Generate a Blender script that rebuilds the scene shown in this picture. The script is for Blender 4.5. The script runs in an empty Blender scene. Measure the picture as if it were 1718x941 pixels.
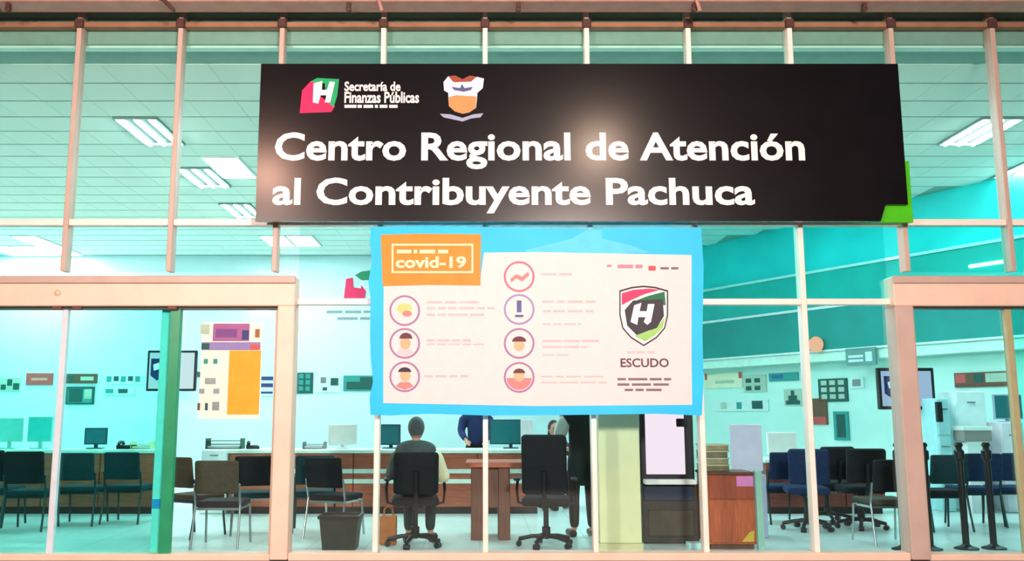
import bpy, bmesh, math, random
from mathutils import Vector, Matrix
random.seed(7)
scene = bpy.context.scene
C = scene.collection
# ------------------------------------------------------------------ camera
F, PX, PY = 1500.0, 805.0, 470.5          # focal length and principal point, in pixels of 1718x941
TH = math.atan(0.15); ST, CT = math.sin(TH), math.cos(TH)
CAM = Vector((0, -9.0, 1.38))
cd = bpy.data.cameras.new('camera'); cam = bpy.data.objects.new('camera', cd); C.objects.link(cam)
cd.sensor_fit = 'HORIZONTAL'; cd.sensor_width = 36.0; cd.lens = 36.0 * F / 1718
cd.shift_x = (859 - PX) / 1718; cd.clip_end = 200
cam.location = CAM; cam.rotation_euler = (math.pi / 2 + TH, 0, 0)
scene.camera = cam
# ------------------------------------------------------------------ night sky, street lamps, exposure
w = bpy.data.worlds.new('night_sky'); scene.world = w; w.use_nodes = True
w.node_tree.nodes['Background'].inputs[0].default_value = (0.55, 0.42, 0.40, 1)
w.node_tree.nodes['Background'].inputs[1].default_value = 0.10
vs = scene.view_settings
vs.view_transform = 'Standard'; vs.look = 'None'; vs.gamma = 1; vs.exposure = 0.0; vs.use_curve_mapping = False
def lamp(name, kind, loc, energy, col, **kw):
    l = bpy.data.lights.new(name, kind); l.energy = energy; l.color = col
    for k, v in kw.items(): setattr(l, k, v)
    o = bpy.data.objects.new(name, l); C.objects.link(o); o.location = loc
    return o
def aim(o, p): o.rotation_euler = (Vector(p) - o.location).to_track_quat('-Z', 'Y').to_euler()
WARM = (1.0, 0.80, 0.72)
s1 = lamp('street_lamp_light', 'SPOT', (1.9, -10.5, 3.9), 4300, WARM, spot_size=math.radians(95), spot_blend=0.7, shadow_soft_size=0.5)
aim(s1, (1.2, 0, 1.6))
s2 = lamp('street_lamp_light', 'SPOT', (-4.6, -9.5, 3.9), 2150, WARM, spot_size=math.radians(95), spot_blend=0.7, shadow_soft_size=0.4)
aim(s2, (-3.2, 0, 1.6))
s3 = lamp('canopy_lamp_light', 'POINT', (1.72, -4.2, 5.2), 160, (1.0, 0.70, 0.52), shadow_soft_size=0.16)
s4 = lamp('canopy_lamp_light', 'POINT', (-3.08, -4.2, 4.8), 200, (1.0, 0.55, 0.40), shadow_soft_size=0.16)

# ------------------------------------------------------------------ pixel helpers (measuring only)
def ray(px, py):
    u = (px - PX) / F; v = (PY - py) / F
    return Vector((u, CT - v * ST, ST + v * CT))
def W(px, py, Y):
    d = ray(px, py); t = (Y - CAM.y) / d.y
    return CAM + d * t
def G(px, py, z=0.0):
    d = ray(px, py); t = (z - CAM.z) / d.z
    return CAM + d * t
def PL(px, py, p, n):
    d = ray(px, py); t = (Vector(p) - CAM).dot(n) / d.dot(n)
    return CAM + d * t
def topx(p):
    q = Vector(p) - CAM
    z = q.y * CT + q.z * ST
    return PX + F * q.x / z, PY - F * (-q.y * ST + q.z * CT) / z
def PZ(py, Y): return W(PX, py, Y).z

# ------------------------------------------------------------------ materials
def lin(c):
    return tuple(((x / 255) / 12.92 if x / 255 <= .04045 else ((x / 255 + .055) / 1.055) ** 2.4) for x in c)
MATS = {}
def M(name, rgb, rough=0.6, metal=0.0, var=0.06, scale=9.0, spec=0.4, bump=0.0, stretch=None):
    if name in MATS: return MATS[name]
    m = bpy.data.materials.new(name); m.use_nodes = True; nt = m.node_tree
    b = nt.nodes['Principled BSDF']
    b.inputs['Roughness'].default_value = rough; b.inputs['Metallic'].default_value = metal
    b.inputs['Specular IOR Level'].default_value = spec
    c = lin(rgb)
    tc = nt.nodes.new('ShaderNodeTexCoord'); nz = nt.nodes.new('ShaderNodeTexNoise')
    nz.inputs['Scale'].default_value = scale; nz.inputs['Detail'].default_value = 3
    if stretch:
        mp = nt.nodes.new('ShaderNodeMapping'); mp.inputs['Scale'].default_value = stretch
        nt.links.new(tc.outputs['Object'], mp.inputs[0]); nt.links.new(mp.outputs[0], nz.inputs['Vector'])
    else:
        nt.links.new(tc.outputs['Object'], nz.inputs['Vector'])
    rp = nt.nodes.new('ShaderNodeValToRGB')
    rp.color_ramp.elements[0].position = .3; rp.color_ramp.elements[1].position = .7
    rp.color_ramp.elements[0].color = (*[max(0, x * (1 - var)) for x in c], 1)
    rp.color_ramp.elements[1].color = (*[min(1, x * (1 + var)) for x in c], 1)
    nt.links.new(nz.outputs[0], rp.inputs[0]); nt.links.new(rp.outputs[0], b.inputs['Base Color'])
    if bump:
        bp = nt.nodes.new('ShaderNodeBump'); bp.inputs['Strength'].default_value = bump
        nt.links.new(nz.outputs[0], bp.inputs['Height']); nt.links.new(bp.outputs[0], b.inputs['Normal'])
    MATS[name] = m
    return m
def EM(name, rgb, s):
    if name in MATS: return MATS[name]
    m = bpy.data.materials.new(name); m.use_nodes = True; nt = m.node_tree
    nt.nodes.clear(); e = nt.nodes.new('ShaderNodeEmission'); o = nt.nodes.new('ShaderNodeOutputMaterial')
    e.inputs[0].default_value = (*lin(rgb), 1); e.inputs[1].default_value = s
    nt.links.new(e.outputs[0], o.inputs[0]); MATS[name] = m
    return m
def GL(name, tint, refl=0.035, rough=0.03):
    if name in MATS: return MATS[name]
    m = bpy.data.materials.new(name); m.use_nodes = True; nt = m.node_tree; nt.nodes.clear()
    t = nt.nodes.new('ShaderNodeBsdfTransparent'); g = nt.nodes.new('ShaderNodeBsdfGlossy')
    x = nt.nodes.new('ShaderNodeMixShader'); o = nt.nodes.new('ShaderNodeOutputMaterial')
    t.inputs[0].default_value = (*[math.sqrt(v) for v in tint], 1)      # light crosses two faces of the pane
    g.inputs[0].default_value = (1, 1, 1, 1); g.inputs['Roughness'].default_value = rough
    x.inputs[0].default_value = refl
    nt.links.new(t.outputs[0], x.inputs[1]); nt.links.new(g.outputs[0], x.inputs[2]); nt.links.new(x.outputs[0], o.inputs[0])
    MATS[name] = m
    return m
ALU = M('warm_aluminium', (238, 205, 186), .42, .0, .05, 4)
CREAMA = M('cream_aluminium', (250, 236, 226), .42, .0, .04, 4)
ALUD = M('taupe_aluminium', (196, 172, 160), .45, .0, .06, 4)
BEAM = M('brown_painted_steel', (176, 132, 122), .55, 0, .12, 6)
DARKB = M('dark_rusty_steel', (78, 50, 44), .6, 0, .2, 20)
GUP = GL('mint_glass', (.82, .92, .875))
GMID = GL('pale_blue_glass', (.78, .96, .98))
GTEAL = GL('turquoise_glass', (.36, .93, .88))
GCYAN = GL('cyan_glass', (.40, .92, .90))
GCLR = GL('clear_glass', (.86, .98, .98))
GREEN = M('green_glass_edge', (40, 150, 105), .3, 0, .1, 5)
PALE = M('pale_cyan_stile', (200, 245, 240), .4)
WALL = M('pale_cyan_paint', (208, 240, 244), .75, 0, .03, 3)
WALLR = M('mint_white_paint', (196, 236, 226), .75, 0, .03, 3)
CEILT = M('mint_ceiling_tile', (228, 243, 236), .85, 0, .03, 40, bump=.1)
CEILG = M('ceiling_grid_green', (138, 178, 170), .8)
FLOORM = M('pale_mint_floor_tile', (214, 234, 228), .28, 0, .05, 2)
TEAL1 = M('dark_teal_paint', (10, 140, 132), .6, 0, .08, 2)
TEAL2 = M('teal_paint', (10, 170, 160), .6, 0, .08, 2)
TEAL3 = M('bright_turquoise_paint', (20, 205, 205), .6, 0, .1, 1.2)
WHITE = M('white_plastic', (240, 240, 240), .45)
OFFW = M('off_white_laminate', (218, 240, 228), .4)
WOOD = M('red_brown_wood', (176, 92, 66), .45, 0, .22, 5, stretch=(1, 1, 9))
WOODO = M('orange_brown_wood', (190, 88, 48), .45, 0, .22, 5, stretch=(9, 9, 1))
WOODD = M('dark_walnut_wood', (104, 62, 46), .45, 0, .25, 5, stretch=(9, 9, 1))
FABK = M('black_fabric', (26, 30, 34), .85, 0, .25, 60, spec=.2)
FABG = M('olive_grey_fabric', (74, 68, 56), .85, 0, .2, 50, spec=.2)
FABB = M('navy_fabric', (26, 44, 76), .85, 0, .25, 50, spec=.2)
FABT = M('dark_teal_fabric', (22, 52, 58), .85, 0, .25, 50, spec=.2)
BLACK = M('black_plastic', (20, 22, 24), .4, 0, .1)
CHROME = M('chrome_steel', (170, 178, 180), .25, .9, .04)
DMET = M('dark_green_metal', (18, 44, 46), .4, .3, .1)
STEEL = M('grey_metal', (120, 132, 134), .4, .5)

# ------------------------------------------------------------------ mesh helpers
def B(): return bmesh.new()
def box(bm, x0, x1, y0, y1, z0, z1, bev=0.0, seg=2, mat=None):
    t = bmesh.new()
    v = [t.verts.new((x, y, z)) for x in (x0, x1) for y in (y0, y1) for z in (z0, z1)]
    for f in ((0, 1, 3, 2), (4, 6, 7, 5), (0, 4, 5, 1), (2, 3, 7, 6), (0, 2, 6, 4), (1, 5, 7, 3)):
        t.faces.new([v[i] for i in f])
    if bev: bmesh.ops.bevel(t, geom=t.edges[:], offset=bev, segments=seg, affect='EDGES', profile=.5)
    if mat: bmesh.ops.transform(t, matrix=mat, verts=t.verts)
    me = bpy.data.meshes.new('tmp'); t.to_mesh(me); t.free(); bm.from_mesh(me); bpy.data.meshes.remove(me)
    return bm
def cyl(bm, p0, p1, r, r2=None, n=12):
    p0, p1 = Vector(p0), Vector(p1); r2 = r if r2 is None else r2
    d = (p1 - p0); q = d.to_track_quat('Z', 'Y').to_matrix()
    a = [bm.verts.new(p0 + q @ Vector((r * math.cos(2 * math.pi * i / n), r * math.sin(2 * math.pi * i / n), 0))) for i in range(n)]
    b = [bm.verts.new(p1 + q @ Vector((r2 * math.cos(2 * math.pi * i / n), r2 * math.sin(2 * math.pi * i / n), 0))) for i in range(n)]
    for i in range(n): bm.faces.new((a[i], a[(i + 1) % n], b[(i + 1) % n], b[i]))
    bm.faces.new(a[::-1]); bm.faces.new(b)
    return bm
def tube(bm, pts, r, n=8):
    pts = [Vector(p) for p in pts]; rings = []
    for k, p in enumerate(pts):
        d = (pts[min(k + 1, len(pts) - 1)] - pts[max(k - 1, 0)]).normalized()
        ref = Vector((0.13, 1, 0.07)) if abs(d.z) > .9 or abs(d.x) > .7 else Vector((0.05, 0.1, 1))
        s = d.cross(ref).normalized(); u = s.cross(d)
        rings.append([bm.verts.new(p + s * (r * math.cos(2 * math.pi * i / n)) + u * (r * math.sin(2 * math.pi * i / n))) for i in range(n)])
    for a, b in zip(rings, rings[1:]):
        for i in range(n): bm.faces.new((a[i], a[(i + 1) % n], b[(i + 1) % n], b[i]))
    bm.faces.new(rings[0][::-1]); bm.faces.new(rings[-1])
    return bm
def lathe(bm, prof, c=(0, 0, 0), n=16):
    c = Vector(c); rings = []
    for r, z in prof:
        rings.append([bm.verts.new(c + Vector((max(r, .0005) * math.cos(2 * math.pi * i / n), max(r, .0005) * math.sin(2 * math.pi * i / n), z))) for i in range(n)])
    for a, b in zip(rings, rings[1:]):
        for i in range(n): bm.faces.new((a[i], a[(i + 1) % n], b[(i + 1) % n], b[i]))
    bm.faces.new(rings[0][::-1]); bm.faces.new(rings[-1])
    return bm
def prism(bm, pts, y0, y1):                         # outline in x,z swept from y0 (front) to y1 (back)
    a = [bm.verts.new((p[0], y0, p[1])) for p in pts]; b = [bm.verts.new((p[0], y1, p[1])) for p in pts]
    n = len(pts)
    bm.faces.new(a); bm.faces.new(b[::-1])
    for i in range(n): bm.faces.new((a[i], b[i], b[(i + 1) % n], a[(i + 1) % n]))
    bmesh.ops.recalc_face_normals(bm, faces=bm.faces)
    return bm
def ell(bm, c, rx, ry, rz, nu=14, nv=9):
    c = Vector(c)
    return lathe_scaled(bm, c, rx, ry, rz, nu, nv)
def lathe_scaled(bm, c, rx, ry, rz, nu, nv):
    rings = []
    for j in range(nv + 1):
        ph = -math.pi / 2 + math.pi * j / nv; cr = max(math.cos(ph), .02)
        rings.append([bm.verts.new(c + Vector((rx * cr * math.cos(2 * math.pi * i / nu), ry * cr * math.sin(2 * math.pi * i / nu), rz * math.sin(ph)))) for i in range(nu)])
    for a, b in zip(rings, rings[1:]):
        for i in range(nu): bm.faces.new((a[i], a[(i + 1) % nu], b[(i + 1) % nu], b[i]))
    bm.faces.new(rings[0][::-1]); bm.faces.new(rings[-1])
    return bm
ORG = {}
def link(name, me, mat, parent, origin=Vector((0, 0, 0))):
    o = bpy.data.objects.new(name, me); C.objects.link(o)
    if mat and not me.materials: me.materials.append(mat)
    if parent: o.parent = parent
    o.location = origin; ORG[o.name] = (ORG[parent.name] if parent else Vector((0, 0, 0))) + origin
    return o
def add(name, bm, mat, parent=None, smooth=False, local=False, label=None):
    me = bpy.data.meshes.new(name)
    if parent and not local:
        bmesh.ops.translate(bm, verts=bm.verts, vec=-ORG[parent.name])
    org = Vector((0, 0, 0))
    if not parent:                                   # own origin at the base of the mesh
        xs = [v.co for v in bm.verts]
        org = Vector(((min(v.x for v in xs) + max(v.x for v in xs)) / 2, (min(v.y for v in xs) + max(v.y for v in xs)) / 2, min(v.z for v in xs)))
        bmesh.ops.translate(bm, verts=bm.verts, vec=-org)
    bm.to_mesh(me); bm.free()
    if smooth:
        me.shade_smooth() if smooth is True else me.set_sharp_from_angle(angle=smooth)
    o = link(name, me, mat, parent, org)
    if label: o['label'] = label
    return o
def tag(o, label, cat=None, group=None, kind=None):
    if label: o['label'] = label
    if cat: o['category'] = cat
    if group: o['group'] = group
    if kind: o['kind'] = kind
    return o
def thing(name, label, cat, loc, rz=0, group=None, kind=None):
    o = bpy.data.objects.new(name, None); C.objects.link(o); o.location = loc; o.rotation_euler = (0, 0, rz)
    ORG[o.name] = Vector(loc); o.empty_display_size = .1
    return tag(o, label, cat, group, kind)
def struct(name, bm, mat, label=None):
    o = add(name, bm, mat); o['kind'] = 'structure'
    if label: o['label'] = label
    return o
def dup(root, loc, rz, label, group=None):
    r = root.copy(); C.objects.link(r); r.location = loc; r.rotation_euler = (0, 0, rz); r['label'] = label
    ORG[r.name] = Vector(loc)
    if group: r['group'] = group
    for ch in list(root.children):
        c = ch.copy(); C.objects.link(c); c.parent = r
        for g in list(ch.children):
            d = g.copy(); C.objects.link(d); d.parent = c
    return r
def smoothed(o):
    for p in o.data.polygons: p.use_smooth = True
    return o
def text(name, body, x0, x1, z0, z1, y, mat, parent, bold=.018, depth=.004, local=False, fit=True):
    c = bpy.data.curves.new('t', 'FONT'); c.body = body; c.offset = bold; c.extrude = .01; c.resolution_u = 3
    o = bpy.data.objects.new('t', c); C.objects.link(o)
    dg = bpy.context.evaluated_depsgraph_get(); me = bpy.data.meshes.new_from_object(o.evaluated_get(dg))
    bpy.data.objects.remove(o); bpy.data.curves.remove(c)
    vx = [v.co.x for v in me.vertices]; vy = [v.co.y for v in me.vertices]
    ax, bx, ay, by = min(vx), max(vx), min(vy), max(vy)
    off = Vector((0, 0, 0)) if local else ORG[parent.name]
    for v in me.vertices:
        X = x0 + (v.co.x - ax) / (bx - ax) * (x1 - x0); Z = z0 + (v.co.y - ay) / (by - ay) * (z1 - z0)
        Y = y - (depth if v.co.z > 0 else 0)
        v.co = Vector((X, Y, Z)) - off
    me.name = name; me.materials.clear()
    return link(name, me, mat, parent)

# =================================================================== THE SETTING
HC = 5.3                                       # ceiling height
YB = 13.0                                      # back wall
struct('ground_outside', box(B(), -14, 14, -16, 0.12, -.25, -0.012), M('grey_pavement', (120, 112, 106), .85, 0, .15, 3, bump=.1))
# inside floor with faint tile joints
fl = struct('floor', box(B(), -12, 12, .12, YB + .2, -.2, 0), FLOORM)
nt = FLOORM.node_tree; bt = nt.nodes.new('ShaderNodeTexBrick'); bt.offset = 0; bt.inputs['Scale'].default_value = 1
bt.inputs['Brick Width'].default_value = .6; bt.inputs['Row Height'].default_value = .6; bt.inputs['Mortar Size'].default_value = .008
bt.inputs['Color1'].default_value = (1, 1, 1, 1); bt.inputs['Color2'].default_value = (.96, .96, .96, 1); bt.inputs['Mortar'].default_value = (.72, .74, .73, 1)
tc = nt.nodes['Texture Coordinate']; nt.links.new(tc.outputs['Object'], bt.inputs['Vector'])
mx = nt.nodes.new('ShaderNodeMix'); mx.data_type = 'RGBA'; mx.blend_type = 'MULTIPLY'; mx.inputs[0].default_value = 1
pb = nt.nodes['Principled BSDF']; src = pb.inputs['Base Color'].links[0].from_socket
nt.links.new(src, mx.inputs[6]); nt.links.new(bt.outputs[0], mx.inputs[7]); nt.links.new(mx.outputs[2], pb.inputs['Base Color'])
struct('wall_back', box(B(), -12, 4.6, YB, YB + .2, 0, HC + .3), WALL)
struct('wall_left', box(B(), -12.2, -12, 0, YB + .2, 0, HC + .3), WALL)
struct('wall_right', box(B(), 12, 12.2, 0, YB + .2, 0, HC + .3), WALLR)
# slanting wall at the right with its stepped teal bulkhead
PA, PBk = Vector((8.66, 5.2, 0)), Vector((5.14, 11.6, 0))
TD = (PBk - PA).normalized(); ND = Vector((TD.y, -TD.x, 0));  ND = ND if ND.y < 0 else -ND
RZ = math.atan2(-ND.x, ND.y) + math.pi      # local -y faces along ND
RZ = math.atan2(TD.y, TD.x) - math.pi
def slab(name, s0, s1, back, front, z0, z1, mat, parent=None):
    # box along the slanting wall: s measured from PA towards the far end, back/front along the normal
    bm = B()
    box(bm, s0, s1, -front, -back, z0, z1)
    m = Matrix.Translation(PA) @ Matrix(((TD.x, -ND.x, 0, 0), (TD.y, -ND.y, 0, 0), (0, 0, 1, 0), (0, 0, 0, 1)))
    bmesh.ops.transform(bm, matrix=m, verts=bm.verts); bmesh.ops.recalc_face_normals(bm, faces=bm.faces)
    return add(name, bm, mat, parent)
wr = slab('wall_right_slanted', -6.2, 8.7, -.6, -.45, 0, HC + .2, WALLR); wr['kind'] = 'structure'
bh = thing('ceiling_bulkhead', 'stepped teal bulkhead slanting back along the right side of the hall', None, (PA.x, PA.y, 2.6), kind='structure')
slab('lower_band', -6.2, 8.7, -.44, 0, 2.6, 3.45, TEAL1, bh)
slab('middle_band', -6.2, 8.7, -.44, -.08, 3.45, 4.2, TEAL2, bh)
slab('upper_band', -6.2, 8.7, -.44, -.16, 4.2, HC, TEAL3, bh)
for z, h, fr in ((3.45, .05, .03), (4.2, .05, -.03), (2.6, .04, .025)):
    slab('ledge_trim', -6.2, 8.7, -.2, fr, z, z + h, M('pale_ledge', (206, 228, 226), .5), bh)
slab('soffit_edge', -6.2, 8.7, -.44, -.02, 2.42, 2.6, M('pale_mint_soffit', (196, 232, 216), .6), bh)

# ---- ceiling: slab and tiles
T = .61
ce = struct('ceiling', box(B(), -12, 12, .1, YB + .2, HC + .006, HC + .3), CEILG)
L1 = G(253, 220, HC); gx0 = L1.x - T / 2; gy0 = L1.y - T
def cell(p): return math.floor((p.x - gx0) / T), math.floor((p.y - gy0) / T)
fix = {}                                        # fixture cells: (i, j) -> lamp kind, 1 x 2 tiles
def fixture(px, py, kind, label):
    p = G(px, py, HC); i = round((p.x - T / 2 - gx0) / T); j = round((p.y - T - gy0) / T)
    fix[(i, j)] = (kind, label)
fixture(253, 220, 'tube', 'three-tube ceiling light above the left entrance, nearest on that side')
fixture(352, 297, 'tube', 'three-tube ceiling light just left of the glaring panel beside the black sign')
fixture(404, 277, 'panel', 'glaring ceiling panel light beside the lower left of the black sign')  # glowing panel added in place of a bright reflection
fixture(396, 357, 'tube', 'small three-tube ceiling light below the black sign\'s lower left corner')
fixture(462, 404, 'panel', 'bright ceiling panel light under the sign\'s left end, left of a pair')
fixture(520, 403, 'panel', 'bright ceiling panel light under the sign\'s left end, right of a pair')
fixture(18, 420, 'panel', 'blinding ceiling panel light at the far left edge, outermost')  # four panels added here to stand in for a washed-out bright patch
fixture(52, 420, 'panel', 'blinding ceiling panel light at the far left, in the middle of the cluster')
fixture(35, 400, 'panel', 'blinding ceiling panel light at the far left, nearest of the cluster')
fixture(84, 418, 'panel', 'blinding ceiling panel light at the far left, right beside the first mullion')
fixture(1637, 214, 'tube', 'three-tube ceiling light right of the black sign, crossed by a mullion')
fixture(1606, 325, 'panel', 'warm white ceiling panel light low beside the sign\'s green corner')
fixture(1708, 288, 'tube', 'three-tube ceiling light cut by the right edge')
for k, (px, py) in enumerate(((640, 215), (960, 215), (1280, 215), (700, 300), (960, 300), (1230, 300))):  # six unseen fixtures added so the hall is lit evenly
    fixture(px, py, 'tube', ['three-tube ceiling light hidden behind the black sign, %s of the %s row' % (a, b) for b in ('near', 'far') for a in ('left', 'middle', 'right')][k])
taken = set()
for (i, j) in fix: taken |= {(i, j), (i, j + 1)}
tiles = []
for i in range(math.floor((-12 - gx0) / T) + 1, math.floor((12 - gx0) / T)):
    for j in range(math.ceil((.12 - gy0) / T), math.floor((YB - gy0) / T)):
        if (i, j) in taken: continue
        c = Vector((gx0 + (i + .5) * T, gy0 + (j + .5) * T, HC))
        if (c - PA).dot(ND) < -.1: continue     # beyond the bulkhead
        x, y = topx(c); seen = -10 < x < 1728 and -10 < y and not (425 < x < 1525 and 100 < y < 380)
        tiles.append((not seen, c.y, i, j, c))
tiles.sort(key=lambda t: t[:4])
tb = box(B(), -.3025, .3025, -.279, .279, -.003, .0055); tme = bpy.data.meshes.new('ceiling_tile'); tb.to_mesh(tme); tb.free(); tme.materials.append(CEILT)
rest = B()
for n, (uns, _, i, j, c) in enumerate(tiles):
    if n < 300 and not uns:
        o = bpy.data.objects.new('ceiling_tile', tme); C.objects.link(o); o.parent = ce; o.location = c - ORG[ce.name]
    else:
        box(rest, c.x - .3025, c.x + .3025, c.y - .279, c.y + .279, HC - .003, HC + .0055)
o = add('far_ceiling_tiles', rest, CEILT, ce); o['kind'] = 'stuff'
TUBE = EM('fluorescent_tube', (228, 250, 255), 95)
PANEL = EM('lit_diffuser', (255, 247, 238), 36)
LBODY = M('lamp_white_enamel', (225, 240, 238), .5)
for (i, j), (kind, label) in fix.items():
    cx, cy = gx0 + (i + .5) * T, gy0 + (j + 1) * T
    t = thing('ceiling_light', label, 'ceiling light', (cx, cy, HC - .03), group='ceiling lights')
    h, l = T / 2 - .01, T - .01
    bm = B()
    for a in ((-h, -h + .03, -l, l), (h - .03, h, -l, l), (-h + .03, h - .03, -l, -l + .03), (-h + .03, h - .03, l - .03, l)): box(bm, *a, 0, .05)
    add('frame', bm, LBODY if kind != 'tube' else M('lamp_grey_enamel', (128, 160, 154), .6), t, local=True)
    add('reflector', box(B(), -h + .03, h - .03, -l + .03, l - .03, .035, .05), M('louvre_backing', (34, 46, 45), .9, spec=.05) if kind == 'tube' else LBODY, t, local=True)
    if kind == 'tube':
        for x in (-.2, 0, .2):
            add('tube', cyl(B(), (x, -l + .05, .005), (x, l - .05, .005), .028, n=8), TUBE, t, local=True)
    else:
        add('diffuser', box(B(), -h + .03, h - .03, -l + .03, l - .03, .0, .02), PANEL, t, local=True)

# ---- glazed front
MX = [-4.236 + 1.073 * k for k in range(-3, 13)]
ZT, ZM, ZD = 5.47, 3.33, 2.50
JL0, JL1 = -2.02, -1.85                        # jamb of the left entrance
JR0, JR1 = 4.15, 4.33                          # jamb of the right entrance
win = thing('window_1', 'tall glazed shop front in pale aluminium mullions', None, (0, 0, 0), kind='structure')
for x in MX:
    zlo = 2.82 if (x < JL1 or x > JR0) else .06
    add('mullion', box(B(), x - .026, x + .026, -.05, .09, zlo, 6.0, .006, 1), ALUD if zlo > 1 else CREAMA, win)
def transom(x0, x1, z, h, mat, y0=-.035): add('transom', box(B(), x0, x1, y0, .075, z - h / 2, z + h / 2, .005, 1), mat, win)
for a, b in zip(MX, MX[1:]):
    transom(a + .027, b - .027, ZT, .055, M('brown_transom', (150, 110, 84), .5, 0, .15, 5)); transom(a + .027, b - .027, ZM, .065, CREAMA)
    if a > JL1 - .4 and b < JR1 + .2: transom(max(a + .027, JL1), min(b - .027, JR0), ZD + .01, .06, CREAMA)
box_s = add('sill', box(B(), JL1, JR0, -.10, .10, -.012, .06, .008, 1), ALU, win)
add('sill', box(B(), MX[0], JL0, -.10, .10, -.012, .05, .008, 1), ALU, win)
add('sill', box(B(), JR1, MX[-1], -.10, .10, -.012, .05, .008, 1), ALU, win)
def pane(x0, x1, z0, z1, mat, parent=None, y=.02):
    add('glass_pane', box(B(), x0, x1, y, y + .01, z0, z1), mat, parent or win)
for k, (a, b) in enumerate(zip(MX, MX[1:])):
    a2, b2 = a + .024, b - .024
    pane(a2, b2, ZT + .02, 5.98, GUP); pane(a2, b2, ZM + .03, ZT - .02, GUP)
    right = a > 2.1; door = b < JL0 + .2 or a > JR0 + .1
    gm = GCYAN if right else GMID
    if door: pane(a2, b2, 2.82, ZM - .03, GTEAL if a > JR0 else GMID)
    else:
        xa, xb = max(a2, JL1), min(b2, JR0)
        pane(xa, xb, ZD + .04, ZM - .03, gm); pane(xa, xb, .06, ZD - .02, GCLR if not right else GMID)
for x in MX:                                    # small clamps where mullion and top transom cross
    add('clamp', box(B(), x - .045, x + .045, -.075, -.03, ZT - .05, ZT + .05, .01, 1), DARKB, win)
struct('wall_front_left', box(B(), -12.2, MX[0] - .03, 0, .12, 0, 6.0), WALL)
struct('wall_front_right', box(B(), MX[-1] + .03, 12.2, 0, .12, 0, 6.0), WALL)
struct('trim_1', box(B(), MX[0], MX[-1], .14, .24, HC - .02, 6.1), M('mint_spandrel', (205, 243, 234), .6, 0, .06, 2))
# canopy edge beam above the glass
YC = -.45
zb = PZ(21, YC + .2)
cb = thing('trim_2', 'brown steel canopy beam running across the top', None, (0, YC, zb), kind='structure')
add('beam_web', box(B(), -9, 10, YC, YC + .14, zb + .05, zb + .45), BEAM, cb)
add('beam_flange', box(B(), -9, 10, YC - .06, YC + .2, zb, zb + .05, .008, 1), BEAM, cb)
add('beam_rib', box(B(), -9, 10, YC - .03, YC, zb + .085, zb + .11), DARKB, cb)
for px in (14, 585, 870, 1165, 1450):
    p = W(px, 14, YC)
    bm = B(); box(bm, p.x - .02, p.x + .02, YC - .03, YC + .03, zb - .05, zb, .006, 1); cyl(bm, (p.x, YC - .02, zb - .06), (p.x, YC + .02, zb - .06), .028)
    add('hanger', bm, DARKB, cb)
for px, dx in ((262, 34), (-30, 36), (632, 10), (1160, 12)):
    p = W(px, -2, YC); q = W(px + dx, 20, YC)
    add('brace', tube(B(), [(p.x, YC - .06, p.z), ((p.x + q.x) / 2, YC - .075, (p.z + q.z) / 2 + .02), (q.x, YC - .06, q.z - .02)], .02), DARKB if dx > 20 else BEAM, cb)

# ---- sliding entrance doors
Z_H0, Z_H1 = PZ(513, -.12), PZ(463, -.12)
d1 = thing('door_1', 'left glass sliding entrance in a salmon aluminium frame', None, (-4.6, -.05, 0), kind='structure')
add('header', box(B(), MX[0], JL1, -.12, .10, Z_H0, Z_H1, .01, 1), ALU, d1)
add('header_rail', box(B(), MX[0], JL1 + .005, -.15, -.1201, Z_H1 - .075, Z_H1, .008, 1), ALUD, d1)
add('jamb', box(B(), JL0, JL1, -.125, .11, 0, Z_H0, .008, 1), ALU, d1)
add('track', box(B(), MX[0], JL0, -.05, .05, Z_H0 - .025, Z_H0), M('dark_track', (70, 66, 58), .5), d1)
xs = W(463, 700, 0).x; add('edge_stile', box(B(), xs - .028, xs + .028, -.03, .06, .03, Z_H0 - .02, .004, 1), ALU, d1)
xg = W(287, 720, 0).x; add('leaf_stile', box(B(), xg - .055, xg + .055, -.04, .03, .03, Z_H0 - .02, .006, 1), GREEN, d1)
xp = W(270, 720, .08).x; add('pale_stile', box(B(), xp - .05, xp + .045, .07, .11, .03, Z_H0 - .02, .006, 1), PALE, d1)
st = add('blue_sticker', box(B(), xp - .045, xp + .04, .066, .0695, PZ(853, .08), PZ(837, .08)), M('blue_sticker', (0, 150, 230), .5), d1)
xl = W(98, 720, 0).x; add('meeting_stile', box(B(), xl - .03, xl + .03, -.03, .035, .03, Z_H0 - .02, .006, 1), M('pale_lilac_stile', (214, 222, 232), .4), d1)
pane(MX[0], xl - .03, .03, Z_H0 - .02, GTEAL, d1); pane(xl + .03, xg - .05, .03, Z_H0 - .02, GTEAL, d1); pane(xg + .055, xs - .028, .03, Z_H0 - .02, GCLR, d1)
ps = W(97, 491, -.12)
add('sensor', lathe(B(), [(.035, 0), (.032, .012), (.015, .022), (.0, .024)], (0, 0, 0)), M('sensor_cream', (224, 190, 160), .4), d1, local=True).matrix_local = Matrix.Translation(Vector((ps.x, -.12, ps.z)) - ORG[d1.name]) @ Matrix.Rotation(math.pi / 2, 4, 'X')
for px in (97, 130, 290):
    p = W(px, 516, -.06); add('hanger_bracket', box(B(), p.x - .05, p.x + .05, -.09, -.03, p.z - .025, p.z + .02, .01, 1), M('dark_red_bracket', (110, 62, 52), .5), d1)
d2 = thing('door_2', 'right glass sliding entrance in a salmon aluminium frame', None, (6.4, -.05, 0), kind='structure')
add('header', box(B(), JR0, MX[-1], -.12, .10, Z_H0, Z_H1, .01, 1), ALU, d2)
add('header_rail', box(B(), JR0 - .005, MX[-1], -.15, -.1201, Z_H1 - .075, Z_H1, .008, 1), ALUD, d2)
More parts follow.
